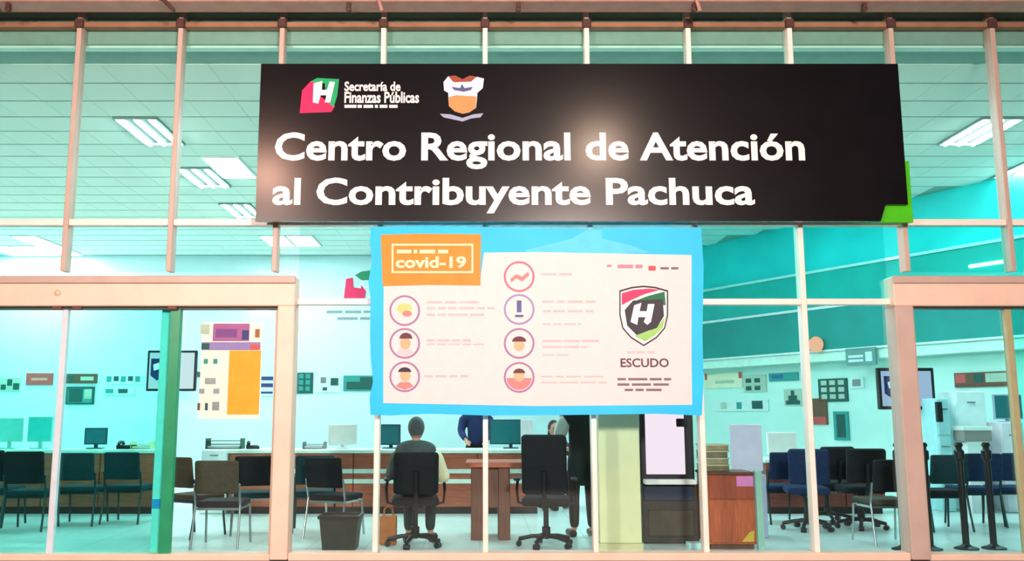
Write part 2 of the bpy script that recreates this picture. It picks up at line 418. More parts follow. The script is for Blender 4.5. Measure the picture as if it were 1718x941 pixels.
add('jamb', box(B(), JR0, JR1, -.125, .11, 0, Z_H0, .008, 1), ALUD, d2)
add('jamb_edge', box(B(), JR1, JR1 + .035, -.06, .08, 0, Z_H0, .004, 1), ALU, d2)
add('track', box(B(), JR1, MX[-1], -.05, .05, Z_H0 - .02, Z_H0), MATS['dark_track'], d2)
xr = W(1704, 700, 0).x; add('leaf_stile', box(B(), xr - .035, xr + .035, -.03, .04, .03, Z_H0 - .02, .006, 1), M('olive_stile', (176, 172, 132), .45), d2)
pane(JR1 + .035, xr - .035, .03, Z_H0 - .02, GMID, d2); pane(xr + .035, MX[-1], .03, Z_H0 - .02, GTEAL, d2)

# =================================================================== THE SIGN
YS = -.30                                       # front face of the sign
def SX(px, py): p = W(px, py, YS); return p.x, p.z
sz1, sz0 = PZ(107, YS), PZ(371, YS); sxl = W(433, 240, YS).x; sxr = W(1516, 240, YS).x
sign = thing('fascia_sign', 'long black sign reading Centro Regional de Atención al Contribuyente Pachuca', 'sign', ((sxl + sxr) / 2, YS + .09, sz0))
BLK = M('glossy_black_panel', (13, 11, 15), .25, 0, .2, 3, spec=.5)
nx = W(1478, 371, YS).x; nx2 = W(1486, 344, YS).x; nz = PZ(343, YS)
add('black_panel', prism(B(), [(sxl, sz0), (nx, sz0), (nx2, nz), (sxr, nz), (sxr, sz1), (sxl, sz1)], YS, YS + .05), BLK, sign)
xg2 = W(1529, 320, YS + .05).x
gz = PZ(270, YS + .05)
add('green_panel', prism(B(), [(nx - .1, sz0), (xg2, sz0), (xg2, gz), (sxr - .15, gz), (sxr - .15, nz + .1), (nx - .1, nz + .1)], YS + .055, YS + .09), M('vivid_green_panel', (70, 190, 10), .5), sign, label='vivid green corner panel')
add('frame_rail', box(B(), sxl + .05, sxr - .05, YS + .095, -.076, sz1 - .2, sz1 - .14), STEEL, sign)
add('frame_rail', box(B(), sxl + .05, sxr - .05, YS + .095, -.076, sz0 + .14, sz0 + .2), STEEL, sign)
LET = M('sign_white_letter', (250, 240, 236), .55, 0, .03)
def split_letters(o):
    me = o.data; n = len(me.vertices); par = list(range(n))
    def f(i):
        while par[i] != i: par[i] = par[par[i]]; i = par[i]
        return i
    for e in me.edges:
        a, b = f(e.vertices[0]), f(e.vertices[1])
        if a != b: par[a] = b
    isl = {}
    for i in range(n): isl.setdefault(f(i), []).append(i)
    gr = []
    for vs_ in sorted(isl.values(), key=lambda v: -len(v)):
        x0, x1 = min(me.vertices[i].co.x for i in vs_), max(me.vertices[i].co.x for i in vs_)
        for g in gr:
            if min(x1, g[1]) - max(x0, g[0]) > .5 * min(x1 - x0, g[1] - g[0]): g[2].extend(vs_); g[0] = min(g[0], x0); g[1] = max(g[1], x1); break
        else: gr.append([x0, x1, list(vs_)])
    for x0, x1, vs_ in sorted(gr, key=lambda g: g[0]):
        keep = set(vs_); mp = {v: k for k, v in enumerate(vs_)}
        m = bpy.data.meshes.new('letter'); m.from_pydata([me.vertices[v].co[:] for v in vs_], [], [[mp[v] for v in p.vertices] for p in me.polygons if p.vertices[0] in keep])
        link('letter', m, o.data.materials[0], o.parent)
    bpy.data.objects.remove(o)
def line(body, pxa, pya, pxb, pyb, mat, parent, Y, nm='lettering', bold=.018):
    # text box with px left/right at its middle height, py top/bottom of the glyph outlines
    x0 = W(pxa, (pya + pyb) / 2, Y).x; x1 = W(pxb, (pya + pyb) / 2, Y).x
    return text(nm, body, x0, x1, PZ(pyb, Y), PZ(pya, Y), Y, mat, parent, bold)
split_letters(line('Centro Regional de Atención', 461, 222, 1350, 284, LET, sign, YS, bold=.026))
split_letters(line('al Contribuyente Pachuca', 457, 298, 1266, 358, LET, sign, YS, bold=.026))
line('Secretaría de', 578, 137, 672, 153, LET, sign, YS, bold=.025)
line('Finanzas Públicas', 578, 154, 703, 173, LET, sign, YS, bold=.025)
def flat(name, pts, Y, mat, parent, th=.004, label=None):
    q = [W(px, py, Y) for px, py in pts]
    return add(name, prism(B(), [(p.x, p.z) for p in q], Y - th, Y), mat, parent, label=label)
for a, b in ((578, 598), (600, 607), (610, 626), (629, 634), (637, 650), (653, 667)):
    flat('small_print', [(a, 176), (b, 176), (b, 181), (a, 181)], YS, LET, sign, .003)
RED = M('logo_crimson', (235, 20, 90), .5); GRN = M('logo_green', (0, 160, 100), .5); DKG = M('logo_dark_green', (20, 60, 30), .5)
flat('logo_red', [(507, 152), (521, 137), (534, 134), (534, 160), (562, 178), (556, 188), (503, 190)], YS, RED, sign)
flat('logo_green', [(521, 137), (532, 131), (569, 133), (566, 160), (560, 180), (548, 170), (545, 140)], YS - .001, GRN, sign)
flat('logo_letter', [(526, 140), (541, 136), (540, 151), (549, 151), (553, 137), (562, 138), (554, 172), (545, 172), (548, 160), (538, 160), (534, 174), (525, 172)], YS - .0055, LET, sign)
# coat-of-arms emblem
E1 = M('emblem_pale_blue', (205, 214, 236), .5); E2 = M('emblem_tan', (214, 140, 84), .5); E3 = M('emblem_rust', (150, 66, 44), .5); E4 = M('emblem_slate', (70, 84, 130), .5)
flat('emblem_field', [(744, 138), (752, 128), (760, 137), (790, 137), (800, 129), (812, 132), (810, 148), (801, 156), (799, 180), (787, 189), (776, 191), (763, 187), (753, 178), (752, 156), (745, 152)], YS, E1, sign)
flat('emblem_lower', [(753, 163), (766, 160), (782, 161), (799, 162), (799, 181), (787, 189), (776, 191), (763, 187), (753, 178)], YS - .004, E2, sign)
flat('emblem_crest', [(752, 128), (764, 127), (776, 133), (788, 127), (800, 129), (788, 137), (762, 138)], YS - .004, E3, sign)
flat('emblem_bar', [(758, 146), (772, 148), (775, 141), (779, 148), (793, 146), (790, 151), (778, 154), (762, 151)], YS - .004, E4, sign)
flat('emblem_ribbon', [(738, 191), (756, 192), (776, 198), (794, 192), (811, 190), (806, 197), (790, 199), (776, 204), (758, 200), (744, 197)], YS, M('emblem_ribbon_grey', (150, 158, 190), .5), sign)

# =================================================================== THE BANNER
YN = -.20
def arc(cx, cy, rx, ry, a0=0, a1=360, n=24): return [(cx + rx * math.cos(math.radians(a0 + (a1 - a0) * i / n)), cy + ry * math.sin(math.radians(a0 + (a1 - a0) * i / n))) for i in range(n if a1 - a0 == 360 else n + 1)]
bcx = W(900, 690, YN)
ban = thing('health_banner', 'pink-white health notice banner with orange title box and bright blue edge', 'banner', (bcx.x, YN, PZ(697, YN)))
BLUE = M('banner_blue', (0, 190, 255), .5, 0, .08, 2); BPK = M('banner_pink_white', (246, 214, 216), .55, 0, .02)
edge = [(622, 381), (720, 379), (810, 381), (980, 384), (1100, 381), (1176, 383), (1180, 450), (1178, 560), (1180, 640), (1177, 697), (1100, 694), (960, 696), (820, 697), (720, 694), (655, 697), (622, 696), (620, 668), (626, 640), (622, 600), (621, 560), (622, 500), (618, 475), (624, 440), (621, 410)]
flat('blue_border', edge, YN, BLUE, ban, .012, label='bright blue border sheet')  # sheet made up to carry a drawn-on blue outline
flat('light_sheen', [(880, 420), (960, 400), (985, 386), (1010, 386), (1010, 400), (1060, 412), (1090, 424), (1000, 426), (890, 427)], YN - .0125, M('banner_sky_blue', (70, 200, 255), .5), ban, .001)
flat('pink_sheet', [(644, 470), (806, 470), (812, 424), (900, 423), (1160, 428), (1160, 600), (1161, 679), (900, 681), (643, 676)], YN - .0122, BPK, ban, .003)
flat('orange_box', [(639, 394), (700, 392), (807, 393), (806, 479), (720, 478), (642, 480)], YN - .0155, M('banner_orange', (255, 135, 15), .5), ban, .003, label='orange title box')
YQ = YN - .0186
CRM = M('banner_cream_line', (255, 226, 190), .5)
for a in ((657, 409, 794, 412), (657, 455, 794, 458), (657, 412, 660, 455), (791, 412, 794, 455)):
    flat('box_outline', [(a[0], a[1]), (a[2], a[1]), (a[2], a[3]), (a[0], a[3])], YQ, CRM, ban, .002)
line('covid-19', 664, 430, 782, 450, CRM, ban, YQ, bold=.03)
for a, b in ((666, 690), (694, 700), (704, 730), (735, 752)): flat('small_print', [(a, 419), (b, 419), (b, 425), (a, 425)], YQ, CRM, ban, .002)
YR = YN - .0154
GREY = M('print_grey_pink', (214, 186, 190), .6); RINGP = M('print_mauve', (160, 120, 165), .6); RINGB = M('print_lilac', (150, 140, 190), .6)
def bars(rows, mat=GREY):
    for (a, b, y, h) in rows:
        x = a
        while x < b - 4:
            l = random.choice((14, 20, 26, 32)); e = min(b, x + l)
            flat('print_line', [(x, y), (e, y), (e, y + h), (x, y + h)], YR, mat, ban, .0015); x = e + 4
bars([(716, 802, 505, 4), (716, 830, 515, 4), (716, 812, 526, 4), (716, 790, 569, 4), (716, 812, 576, 3), (712, 786, 629, 4),
      (908, 960, 458, 4), (910, 1000, 504, 4), (910, 1000, 520, 4), (910, 975, 542, 3), (910, 1005, 570, 4), (910, 985, 580, 4), (910, 960, 594, 3), (908, 1018, 630, 3), (908, 1018, 640, 3)])
bars([(1036, 1126, 634, 4), (1036, 1122, 643, 4), (1048, 1114, 652, 4)], M('print_dark_grey', (120, 104, 112), .6))
bars([(1018, 1026, 444, 4), (1036, 1078, 444, 6)], M('print_rose', (240, 130, 150), .6)); bars([(1088, 1100, 446, 8)], M('print_red', (226, 80, 90), .6)); bars([(1108, 1138, 448, 4)], M('print_dark_grey', (0, 0, 0)))
SK = M('print_skin', (238, 176, 140), .6); HAIR = M('print_dark_hair', (96, 52, 58), .6); ROSE = M('print_salmon', (244, 130, 130), .6); PINK = M('print_pink', (255, 196, 204), .6)
INK = M('print_ink_blue', (86, 96, 150), .6)
def icon(cx, cy, ringm, deco):
    r = flat('icon_ring', arc(cx, cy, 26, 26), YR, ringm, ban, .002)
    flat('icon_disc', arc(cx, cy, 22.5, 22.5), YR - .002, BPK, r, .001)
    for k, (pts, m) in enumerate(deco): flat('icon_shape', pts, YR - .003 - .001 * k, m, r, .001)
face = lambda cx, cy: (arc(cx, cy + 2, 9, 10), SK)
hairtop = lambda cx, cy: (arc(cx, cy - 3, 11, 10, 180, 360, 12), HAIR)
body = lambda cx, cy, m: ([(cx - 15, cy + 16), (cx - 8, cy + 9), (cx + 8, cy + 9), (cx + 15, cy + 16), (cx, cy + 22)], m)
icon(679, 521, RINGP, [(arc(679, 518, 13, 9), M('print_yellow', (250, 206, 130), .6)), (arc(683, 526, 8, 5), ROSE)])
icon(679, 576, RINGP, [body(679, 576, PINK), face(680, 574), hairtop(681, 571)])
icon(679, 632, RINGP, [body(679, 632, ROSE), face(680, 628), (arc(679, 624, 11, 8, 180, 360, 12), M('print_black', (50, 40, 60), .6))])
icon(871, 464, M('print_rose_ring', (222, 112, 136), .6), [([(856, 468), (866, 460), (876, 464), (886, 456), (888, 462), (876, 472), (866, 467), (858, 474)], ROSE)])
icon(871, 519, RINGB, [([(867, 504), (875, 504), (875, 524), (867, 524)], INK), ([(864, 528), (878, 528), (878, 532), (864, 532)], INK)])
icon(871, 576, RINGP, [face(871, 577), (arc(871, 573, 12, 9, 180, 360, 12), HAIR)])
icon(871, 633, RINGP, [(arc(871, 634, 21, 20, 0, 180, 14), ROSE), face(871, 628), (arc(871, 626, 10, 8, 180, 360, 12), HAIR)])
def shield(cx, cy, s): return [(cx - 41 * s, cy - 42 * s), (cx - 20 * s, cy - 48 * s), (cx, cy - 50 * s), (cx + 20 * s, cy - 48 * s), (cx + 41 * s, cy - 42 * s), (cx + 41 * s, cy), (cx + 36 * s, cy + 22 * s), (cx + 22 * s, cy + 38 * s), (cx, cy + 52 * s), (cx - 22 * s, cy + 38 * s), (cx - 36 * s, cy + 22 * s), (cx - 41 * s, cy)]
INKD = M('print_charcoal', (52, 50, 60), .6)
sh = flat('shield_outline', shield(1080, 529, 1.0), YR, INKD, ban, .001, label='shield emblem')
flat('shield_white', shield(1080, 529, .94), YR - .001, WHITE, sh, .001)
flat('shield_red', [(1043, 512), (1043, 492), (1062, 486), (1090, 484), (1108, 486), (1080, 494), (1058, 504)], YR - .002, RED, sh, .001)
flat('shield_green', [(1062, 506), (1085, 497), (1115, 489), (1117, 512), (1090, 512)], YR - .0022, M('print_green', (20, 110, 70), .6), sh, .001)
flat('shield_lime', [(1116, 530), (1112, 550), (1098, 563), (1082, 573), (1064, 563), (1090, 555), (1108, 542)], YR - .0024, M('print_lime', (150, 205, 110), .6), sh, .001)
flat('shield_core', [(1048, 520), (1062, 504), (1112, 502), (1114, 530), (1102, 550), (1068, 562), (1052, 546)], YR - .0032, INKD, sh, .001)
flat('shield_letter', [(1064, 512), (1076, 508), (1073, 522), (1085, 522), (1087, 510), (1098, 510), (1092, 540), (1086, 545), (1080, 540), (1083, 532), (1071, 532), (1069, 545), (1058, 540)], YR - .0044, WHITE, sh, .001)
for a, b in ((1052, 1066), (1068, 1082), (1086, 1098)): flat('small_print', [(a, 589), (b, 589), (b, 593), (a, 593)], YR, GREY, ban, .0015)
line('ESCUDO', 1041, 601, 1122, 616, M('print_escudo', (84, 66, 80), .6), ban, YR, bold=.02)
for (px, py) in ((640, 384), (1160, 384), (640, 693), (1160, 693)):
    p = W(px, py, YN); add('fixing', cyl(B(), (p.x, YN, p.z), (p.x, -.03, p.z), .012), STEEL, ban)

# =================================================================== FURNITURE BUILDERS
def rot(rz, v): c, s = math.cos(rz), math.sin(rz); return Vector((c * v[0] - s * v[1], s * v[0] + c * v[1], v[2]))
def visitor_chair(label, loc, rz, seat_m, back_m, leg_m, bulky=False, group=None):
    # local: sitter faces +y, backrest at -y
    t = thing('visitor_chair', label, 'chair', loc, rz, group)
    add('seat', box(B(), -.24, .24, -.20, .25, .41, .48, .03, 3), seat_m, t, local=True)
    m = Matrix.Translation((0, -.235, .52)) @ Matrix.Rotation(math.radians(10), 4, 'X')
    add('backrest', box(B(), -.23, .23, -.03, .03, .04, .39 if not bulky else .43, .028, 3, mat=m), back_m, t, local=True)
    for sx in (-1, 1):
        add('leg', tube(B(), [(sx * .235, -.26, .66), (sx * .235, -.20, .44), (sx * .24, -.24, .2), (sx * .245, -.28, 0)], .013), leg_m, t, local=True)
        add('leg', tube(B(), [(sx * .235, .10, .42), (sx * .238, .21, .40), (sx * .24, .23, .2), (sx * .245, .26, 0)], .013), leg_m, t, local=True)
    add('seat_frame', box(B(), -.225, .225, -.19, .22, .385, .41), leg_m, t, local=True)
    return t
def swivel_chair(label, loc, rz, back_h=.55, arms=True, fab=FABK):
    t = thing('swivel_chair', label, 'chair', loc, rz)
    add('seat', box(B(), -.25, .25, -.23, .25, .43, .52, .04, 3), fab, t, local=True)
    m = Matrix.Translation((0, -.27, .56)) @ Matrix.Rotation(math.radians(7), 4, 'X')
    add('backrest', box(B(), -.235, .235, -.045, .035, .0, back_h, .04, 3, mat=m), fab, t, local=True)
    add('back_spine', tube(B(), [(0, -.1, .41), (0, -.28, .41), (0, -.34, .55), (0, -.37, .8)], .025), BLACK, t, local=True)
    bs = lathe(B(), [(.03, .08), (.045, .1), (.045, .2), (.028, .21), (.028, .4), (.09, .405), (.09, .43)])
    add('gas_column', bs, BLACK, t, local=True)
    for k in range(5):
        a = math.radians(90 + 72 * k + 18); c, s = math.cos(a), math.sin(a)
        arm = add('base_arm', tube(B(), [(0, 0, .11), (c * .15, s * .15, .105), (c * .29, s * .29, .075)], .022), BLACK, t, local=True)
        bm = B(); cyl(bm, (c * .29 - s * .03, s * .29 + c * .03, .03), (c * .29 + s * .03, s * .29 - c * .03, .03), .03)
        cyl(bm, (c * .29, s * .29, .03), (c * .29, s * .29, .08), .009, n=8)
        add('caster', bm, BLACK, arm, local=True)
    if arms:
        for sx in (-1, 1):
            a = add('armrest', tube(B(), [(sx * .2, .05, .42), (sx * .3, .05, .45), (sx * .315, .04, .6), (sx * .3, .02, .69)], .016), BLACK, t, local=True)
            add('arm_pad', box(B(), sx * .3 - .035, sx * .3 + .035, -.13, .15, .685, .715, .012, 2), BLACK, a, local=True)
    return t
def counter(name, label, x0, x1, Y, h, front_m, depth=.65, stripe=False, panels=4):
    t = thing(name, label, 'counter', ((x0 + x1) / 2, Y + depth / 2, 0))
    add('plinth', box(B(), x0 + .03, x1 - .03, Y + .06, Y + depth - .03, 0, .09), BLACK, t)
    add('body', box(B(), x0 + .01, x1 - .01, Y + .03, Y + depth - .02, .09, h - .05), M('counter_carcass', (120, 66, 50), .6), t)
    wd = (x1 - x0) / panels
    for k in range(panels):
        add('front_panel', box(B(), x0 + k * wd + .006, x0 + (k + 1) * wd - .006, Y, Y + .03, .1, h - .06, .004, 1), front_m, t)
        if stripe:
            for z in (.42, .56): add('white_band', box(B(), x0 + k * wd + .006, x0 + (k + 1) * wd - .006, Y - .006, Y, z, z + .06), OFFW, t)
    add('worktop', box(B(), x0 - .03, x1 + .03, Y - .06, Y + depth, h - .05, h, .008, 1), OFFW, t)
    return t
def monitor(label, loc, rz, wd=.5, ht=.32, screen=None, back=BLACK, z_lift=.1):
    t = thing('monitor', label, 'monitor', loc, rz)
    add('base', box(B(), -.11, .11, -.08, .08, 0, .015, .005, 1), back, t, local=True)
    add('stand', box(B(), -.025, .025, .01, .04, .015, z_lift + ht * .5), back, t, local=True)
    c = add('casing', box(B(), -wd / 2, wd / 2, -.02, .02, z_lift, z_lift + ht, .01, 2), back, t, local=True)
    add('screen', box(B(), -wd / 2 + .02, wd / 2 - .02, -.0235, -.0205, z_lift + .02, z_lift + ht - .02), screen or M('monitor_screen', (60, 120, 130), .3), t, local=True)
    return t

# =================================================================== COUNTERS
YCn = 3.9
HCn = PZ(754, YCn)
XL0, XL1 = -8.6, W(262, 800, YCn).x
counter('reception_counter', 'long red-brown counter behind the dark chairs at the left entrance', XL0, XL1, YCn, HCn, WOOD, panels=5)
XC0, XC1 = W(384, 800, YCn).x, W(905, 800, YCn).x
counter('reception_counter', 'middle red-brown counter with white bands below the banner', XC0, XC1, YCn, HCn, WOOD, panels=5, stripe=True)
XR0, XR1 = W(1285, 800, YCn).x, W(1484, 800, YCn).x
counter('reception_counter', 'dark red-brown counter at right behind the navy chairs', XR0, XR1, YCn, PZ(770, YCn), M('dark_red_wood', (140, 66, 54), .45, 0, .3, 5, stretch=(1, 1, 9)), panels=3)

# =================================================================== CHAIRS
def at_floor(px, Y): return Vector((W(px, 850, Y).x, Y, 0))
CH = visitor_chair('dark olive padded chair standing closest to the left entrance glass', at_floor(374, .85), 0, FABK, FABG, STEEL)
visitor_chair('brown chair turned aslant next to the green door edge', at_floor(326, 1.62), -.5, M('brown_fabric', (70, 46, 30), .85), M('brown_fabric', (70, 46, 30)), M('navy_metal', (26, 34, 70), .4, .3))
visitor_chair('black chair half behind the thin stile of the left entrance', at_floor(425, 1.9), .25, FABT, FABK, CHROME)
visitor_chair('dark teal chair just right of the left entrance jamb', at_floor(528, 2.1), .15, FABT, FABT, DMET)
visitor_chair('black chair behind the waste bin', at_floor(562, 1.6), -.35, FABK, FABK, CHROME)
# row by the left counter
row = visitor_chair('dark teal chair at the left counter, third from the left edge', at_floor(137, 2.75), .04, FABT, FABT, DMET, group='chairs at the left counter')
dup(row, at_floor(216, 2.95), -.04, 'dark teal chair at the left counter, nearest the green door edge')
big = visitor_chair('dark chair at the left counter, second from the left edge', at_floor(52, 2.2), .08, FABT, FABK, DMET, True, group='chairs at the left counter')
dup(big, at_floor(-6, 2.6), -.05, 'dark chair cut by the left edge of the view')
# right side
visitor_chair('navy chair at the right counter next to the orange-brown cabinet', at_floor(1308, 2.95), .1, FABB, FABB, DMET, group='chairs at the right counter')
swivel_chair('navy swivel chair at the right counter beside the mullion', at_floor(1354, 2.15), -.2, .42, False, FABB)
swivel_chair('black swivel chair in front of the dark right counter, left of a pair', at_floor(1388, 2.95), .15, .42, False)
swivel_chair('black swivel chair in front of the dark right counter, right of a pair', at_floor(1444, 2.3), -.1, .42, False)
visitor_chair('dark chair with pale legs just left of the right entrance jamb', at_floor(1482, 1.05), .05, FABG, FABK, CHROME)
visitor_chair('black chair seen between the right jamb and the queue post', at_floor(1576, 2.2), .05, FABK, FABT, DMET)
r2 = visitor_chair('navy chair behind the second queue post of the right entrance', at_floor(1634, 2.6), 0, FABB, FABB, DMET, group='navy chairs inside the right entrance')
dup(r2, at_floor(1698, 2.7), -.05, 'navy chair next to the olive door stile at far right')
# swivel chairs right behind the middle glass
pA = at_floor(697, .80); swivel_chair('black swivel chair carrying the seated person', pA, .08, .44)
pC = at_floor(916, .78); swivel_chair('empty black swivel chair with a high back beside the pale column', pC, -.12, .62)

# =================================================================== OTHER FLOOR THINGS
# waste bin
p = at_floor(573, .62)
t = thing('waste_bin', 'dark square waste bin on the floor behind the glass', 'waste bin', p)
bm = B(); pts0, pts1 = .165, .2
v0 = [(-pts0, -.15), (pts0, -.15), (pts0, .15), (-pts0, .15)]; v1 = [(-pts1, -.18), (pts1, -.18), (pts1, .18), (-pts1, .18)]
for a, b in zip(range(4), (1, 2, 3, 0)):
    q = [bm.verts.new((*v0[a], .0)), bm.verts.new((*v0[b], .0)), bm.verts.new((*v1[b], .33)), bm.verts.new((*v1[a], .33))]; bm.faces.new(q)
bm.faces.new([bm.verts.new((*c, .004)) for c in v0]); bmesh.ops.remove_doubles(bm, verts=bm.verts, dist=.001)
geo = bmesh.ops.solidify(bm, geom=bm.faces[:], thickness=.01)
add('tub', bm, M('dark_olive_plastic', (40, 42, 34), .5, 0, .25, 8), t, local=True)
bm = B()
for a in ((-.215, .215, -.195, -.17), (-.215, .215, .17, .195), (-.215, -.19, -.17, .17), (.19, .215, -.17, .17)): box(bm, *a, .32, .35)
add('rim', bm, BLACK, t, local=True)
bm = B(); ell(bm, (0, 0, .25), .17, .14, .05); add('bin_liner', bm, M('black_liner', (26, 30, 28), .35, 0, .3, 30, bump=.4), t, local=True)
# pale column
xc0, xc1 = W(1005, 820, .42).x, W(1075, 820, .42).x
t = thing('square_column', 'pale yellow-green square column behind the glass under the banner', 'column', ((xc0 + xc1) / 2, .64, 0))
CREAM = M('pale_yellow_green_paint', (222, 226, 178), .6, 0, .04, 4)
add('shaft', box(B(), xc0, xc1, .42, .86, .08, 2.46, .012, 2), CREAM, t)
add('foot', box(B(), xc0 - .012, xc1 + .012, .408, .872, 0, .08, .006, 1), M('pale_foot', (206, 204, 158), .6), t)
add('cap', box(B(), xc0 - .02, xc1 + .02, .40, .88, 2.46, 2.52, .006, 1), M('green_cap', (120, 170, 140), .6), t)
# payment kiosk right of the column
xk0, xk1 = W(1084, 820, .95).x, W(1166, 820, .95).x; kx = (xk0 + xk1) / 2; zk = lambda py: PZ(py, .95)
t = thing('service_kiosk', 'dark self-service kiosk with a glowing pinkish white panel beside the column', 'kiosk', (kx, 1.2, 0))
add('cabinet', box(B(), xk0 - .04, xk1 + .04, .98, 1.5, .0, zk(812), .015, 2), M('kiosk_dark_brown', (50, 44, 38), .5, 0, .35, 4), t)
add('head', box(B(), xk0 - .04, xk1 + .02, 1.02, 1.3, zk(812), zk(694), .015, 2), BLACK, t)
xs0, xs1 = W(1085, 750, .95).x, W(1150, 750, .95).x
add('lit_panel', box(B(), xs0, xs1, .985, 1.02, zk(796), zk(690), .004, 1), EM('kiosk_screen', (255, 226, 240), 1.15), t, label='glowing pinkish white panel')
add('keyboard_shelf', box(B(), xk0 - .02, xk1, .86, 1.02, zk(812), zk(804), .006, 1), WHITE, t)
add('blue_apron', box(B(), xk0 - .02, xk1 - .02, .955, .98, zk(840), zk(815), .004, 1), M('kiosk_navy', (22, 40, 66), .5), t)
add('door_panel', box(B(), xk0 + .02, xk1 - .02, .965, .98, .08, zk(856), .006, 1), M('kiosk_olive', (66, 60, 46), .5, 0, .3, 6), t)
add('camera', box(B(), W(1134, 708, .98).x, W(1152, 708, .98).x, .95, .985, zk(716), zk(702), .01, 2), BLACK, t)
p = W(1168, 910, .7); t2 = tag(add('paper_ream', box(B(), p.x - .1, p.x + .1, .6, .74, .0, .06, .004, 1), M('pale_cyan_paper', (190, 230, 236), .7)), 'small pale ream on the floor before the dark kiosk', 'paper')
# cabinet / lectern
xa, xb = W(1189, 850, .55).x, W(1268, 850, .55).x; zc = PZ(792, .55)
t = thing('wooden_cabinet', 'orange-brown wooden cabinet behind the glass right of the dark kiosk', 'cabinet', ((xa + xb) / 2, .8, 0))
add('body', box(B(), xa, xb, .57, 1.02, .05, zc - .03, .004, 1), WOODO, t)
add('plinth', box(B(), xa + .02, xb - .02, .6, 1.0, 0, .05), WOODD, t)
add('top', box(B(), xa - .015, xb + .015, .55, 1.04, zc - .03, zc, .006, 1), WOODD, t)
dz = PZ(838, .55)
add('door', box(B(), xa + .01, xb - .01, .553, .57, .07, dz - .008, .003, 1), WOODO, t)
dr = add('drawer', box(B(), xa + .01, xb - .01, .553, .57, dz + .006, zc - .045, .003, 1), M('red_wood', (168, 76, 50), .45, 0, .2, 5, stretch=(9, 9, 1)), t)
lb = W(1236, 806, .54)
add('pink_label', box(B(), lb.x, W(1264, 806, .54).x, .549, .5525, PZ(816, .54), PZ(799, .54)), M('pink_label', (226, 130, 190), .6), t)
fx = W(1258, 905, .54); add('yellow_notice', prism(B(), [(W(1246, 922, .54).x, .08), (W(1266, 922, .54).x, .08), (W(1266, 890, .54).x, PZ(890, .54)), (W(1258, 890, .54).x, PZ(893, .54))], .548, .5525), M('yellow_notice', (214, 176, 60), .6), t)
t = thing('box_stack', 'stack of olive-brown archive boxes on the orange-brown cabinet', 'boxes', (W(1202, 760, .7).x, .78, zc))
x0, x1 = W(1178, 760, .7).x, W(1221, 760, .7).x; z = zc; k = 0
for hh in (.075, .07, .075, .065):
    bx = add('archive_box', box(B(), x0 + .008 * (k % 2), x1 - .006 * (k % 3), .66, .95, z, z + hh - .004, .005, 1), M('olive_card%d' % (k % 2), ((120, 108, 84), (150, 138, 108))[k % 2], .7, 0, .2, 12), t)
    add('lid_edge', box(B(), x0 - .004, x1 + .004, .655, .955, z + hh - .018, z + hh - .002), M('card_cream', (190, 178, 140), .7), bx); z += hh; k += 1
xm = W(1250, 745, 1.5); t = thing('monitor', 'white lilac computer monitor seen above the orange-brown cabinet', 'monitor', (xm.x, 1.5, 0))
add('pedestal', box(B(), xm.x - .22, xm.x + .2, 1.42, 1.8, 0, PZ(795, 1.5), .01, 1), M('lilac_pedestal', (176, 180, 214), .6), t)
add('screen', box(B(), W(1226, 745, 1.45).x, W(1279, 745, 1.45).x, 1.45, 1.5, PZ(790, 1.45), PZ(712, 1.45), .01, 2), M('lilac_white', (226, 222, 246), .5), t)
p0 = W(1274, 850, .5); tag(add('glass_screen_post', box(B(), p0.x - .035, p0.x + .035, .47, .53, 0, PZ(790, .5), .008, 2), M('pale_green_post', (150, 196, 176), .4)), 'slim pale green post at the right edge of the orange-brown cabinet', 'post')
# wooden writing stand
x0, x1 = W(790, 850, 1.25).x, W(856, 850, 1.25).x; zt = PZ(775, 1.25)
t = thing('writing_stand', 'narrow brown wooden writing stand between the two swivel chairs', 'table', ((x0 + x1) / 2, 1.6, 0))
for a, b in ((x0, x0 + .15), (x1 - .13, x1)): add('leg_panel', box(B(), a, b, 1.25, 1.85, 0, zt - .06, .005, 1), WOODD, t)
add('apron', box(B(), x0 + .15, x1 - .13, 1.3, 1.33, .35, zt - .06), WOODD, t)
add('top', box(B(), x0 - .06, x1 + .2, 1.2, 1.9, zt - .06, zt, .008, 1), WOOD, t)
# brown paper bag by the seated person
p = at_floor(652, .95); t = thing('shopping_bag', 'brown bag standing on the floor left of the seated person', 'bag', p)
BAG = M('brown_paper', (168, 104, 56), .75, 0, .15, 9)
add('body', box(B(), -.09, .09, -.06, .06, 0, .30, .015, 2), BAG, t, local=True)
for y in (-.05, .05): add('handle', tube(B(), [(-.05, y, .29), (-.045, y, .37), (0, y, .4), (.045, y, .37), (.05, y, .29)], .006), BAG, t, local=True)
# queue posts of the right entrance
qn = None
for px, Yq, lab in ((1512, .55, 'black queue post against the left side of the right jamb'), (1556, .55, 'black queue post just right of the right jamb'), (1616, .6, 'black queue post in the middle of the right entrance'), (1662, .62, 'black queue post nearest the olive door stile')):
    loc = at_floor(px, Yq)
    if qn: dup(qn, loc, 0, lab, 'queue posts'); continue
    qn = thing('queue_post', lab, 'queue post', loc, group='queue posts')
    add('base', lathe(B(), [(.12, 0), (.12, .012), (.06, .03), (.035, .05)]), BLACK, qn, local=True)
    add('pole', cyl(B(), (0, 0, .03), (0, 0, .92), .034), BLACK, qn, local=True)
    add('belt_head', lathe(B(), [(.034, .90), (.05, .92), (.05, 1.0), (.03, 1.02), (.03, 1.04), (.045, 1.06), (.03, 1.09)]), BLACK, qn, local=True)

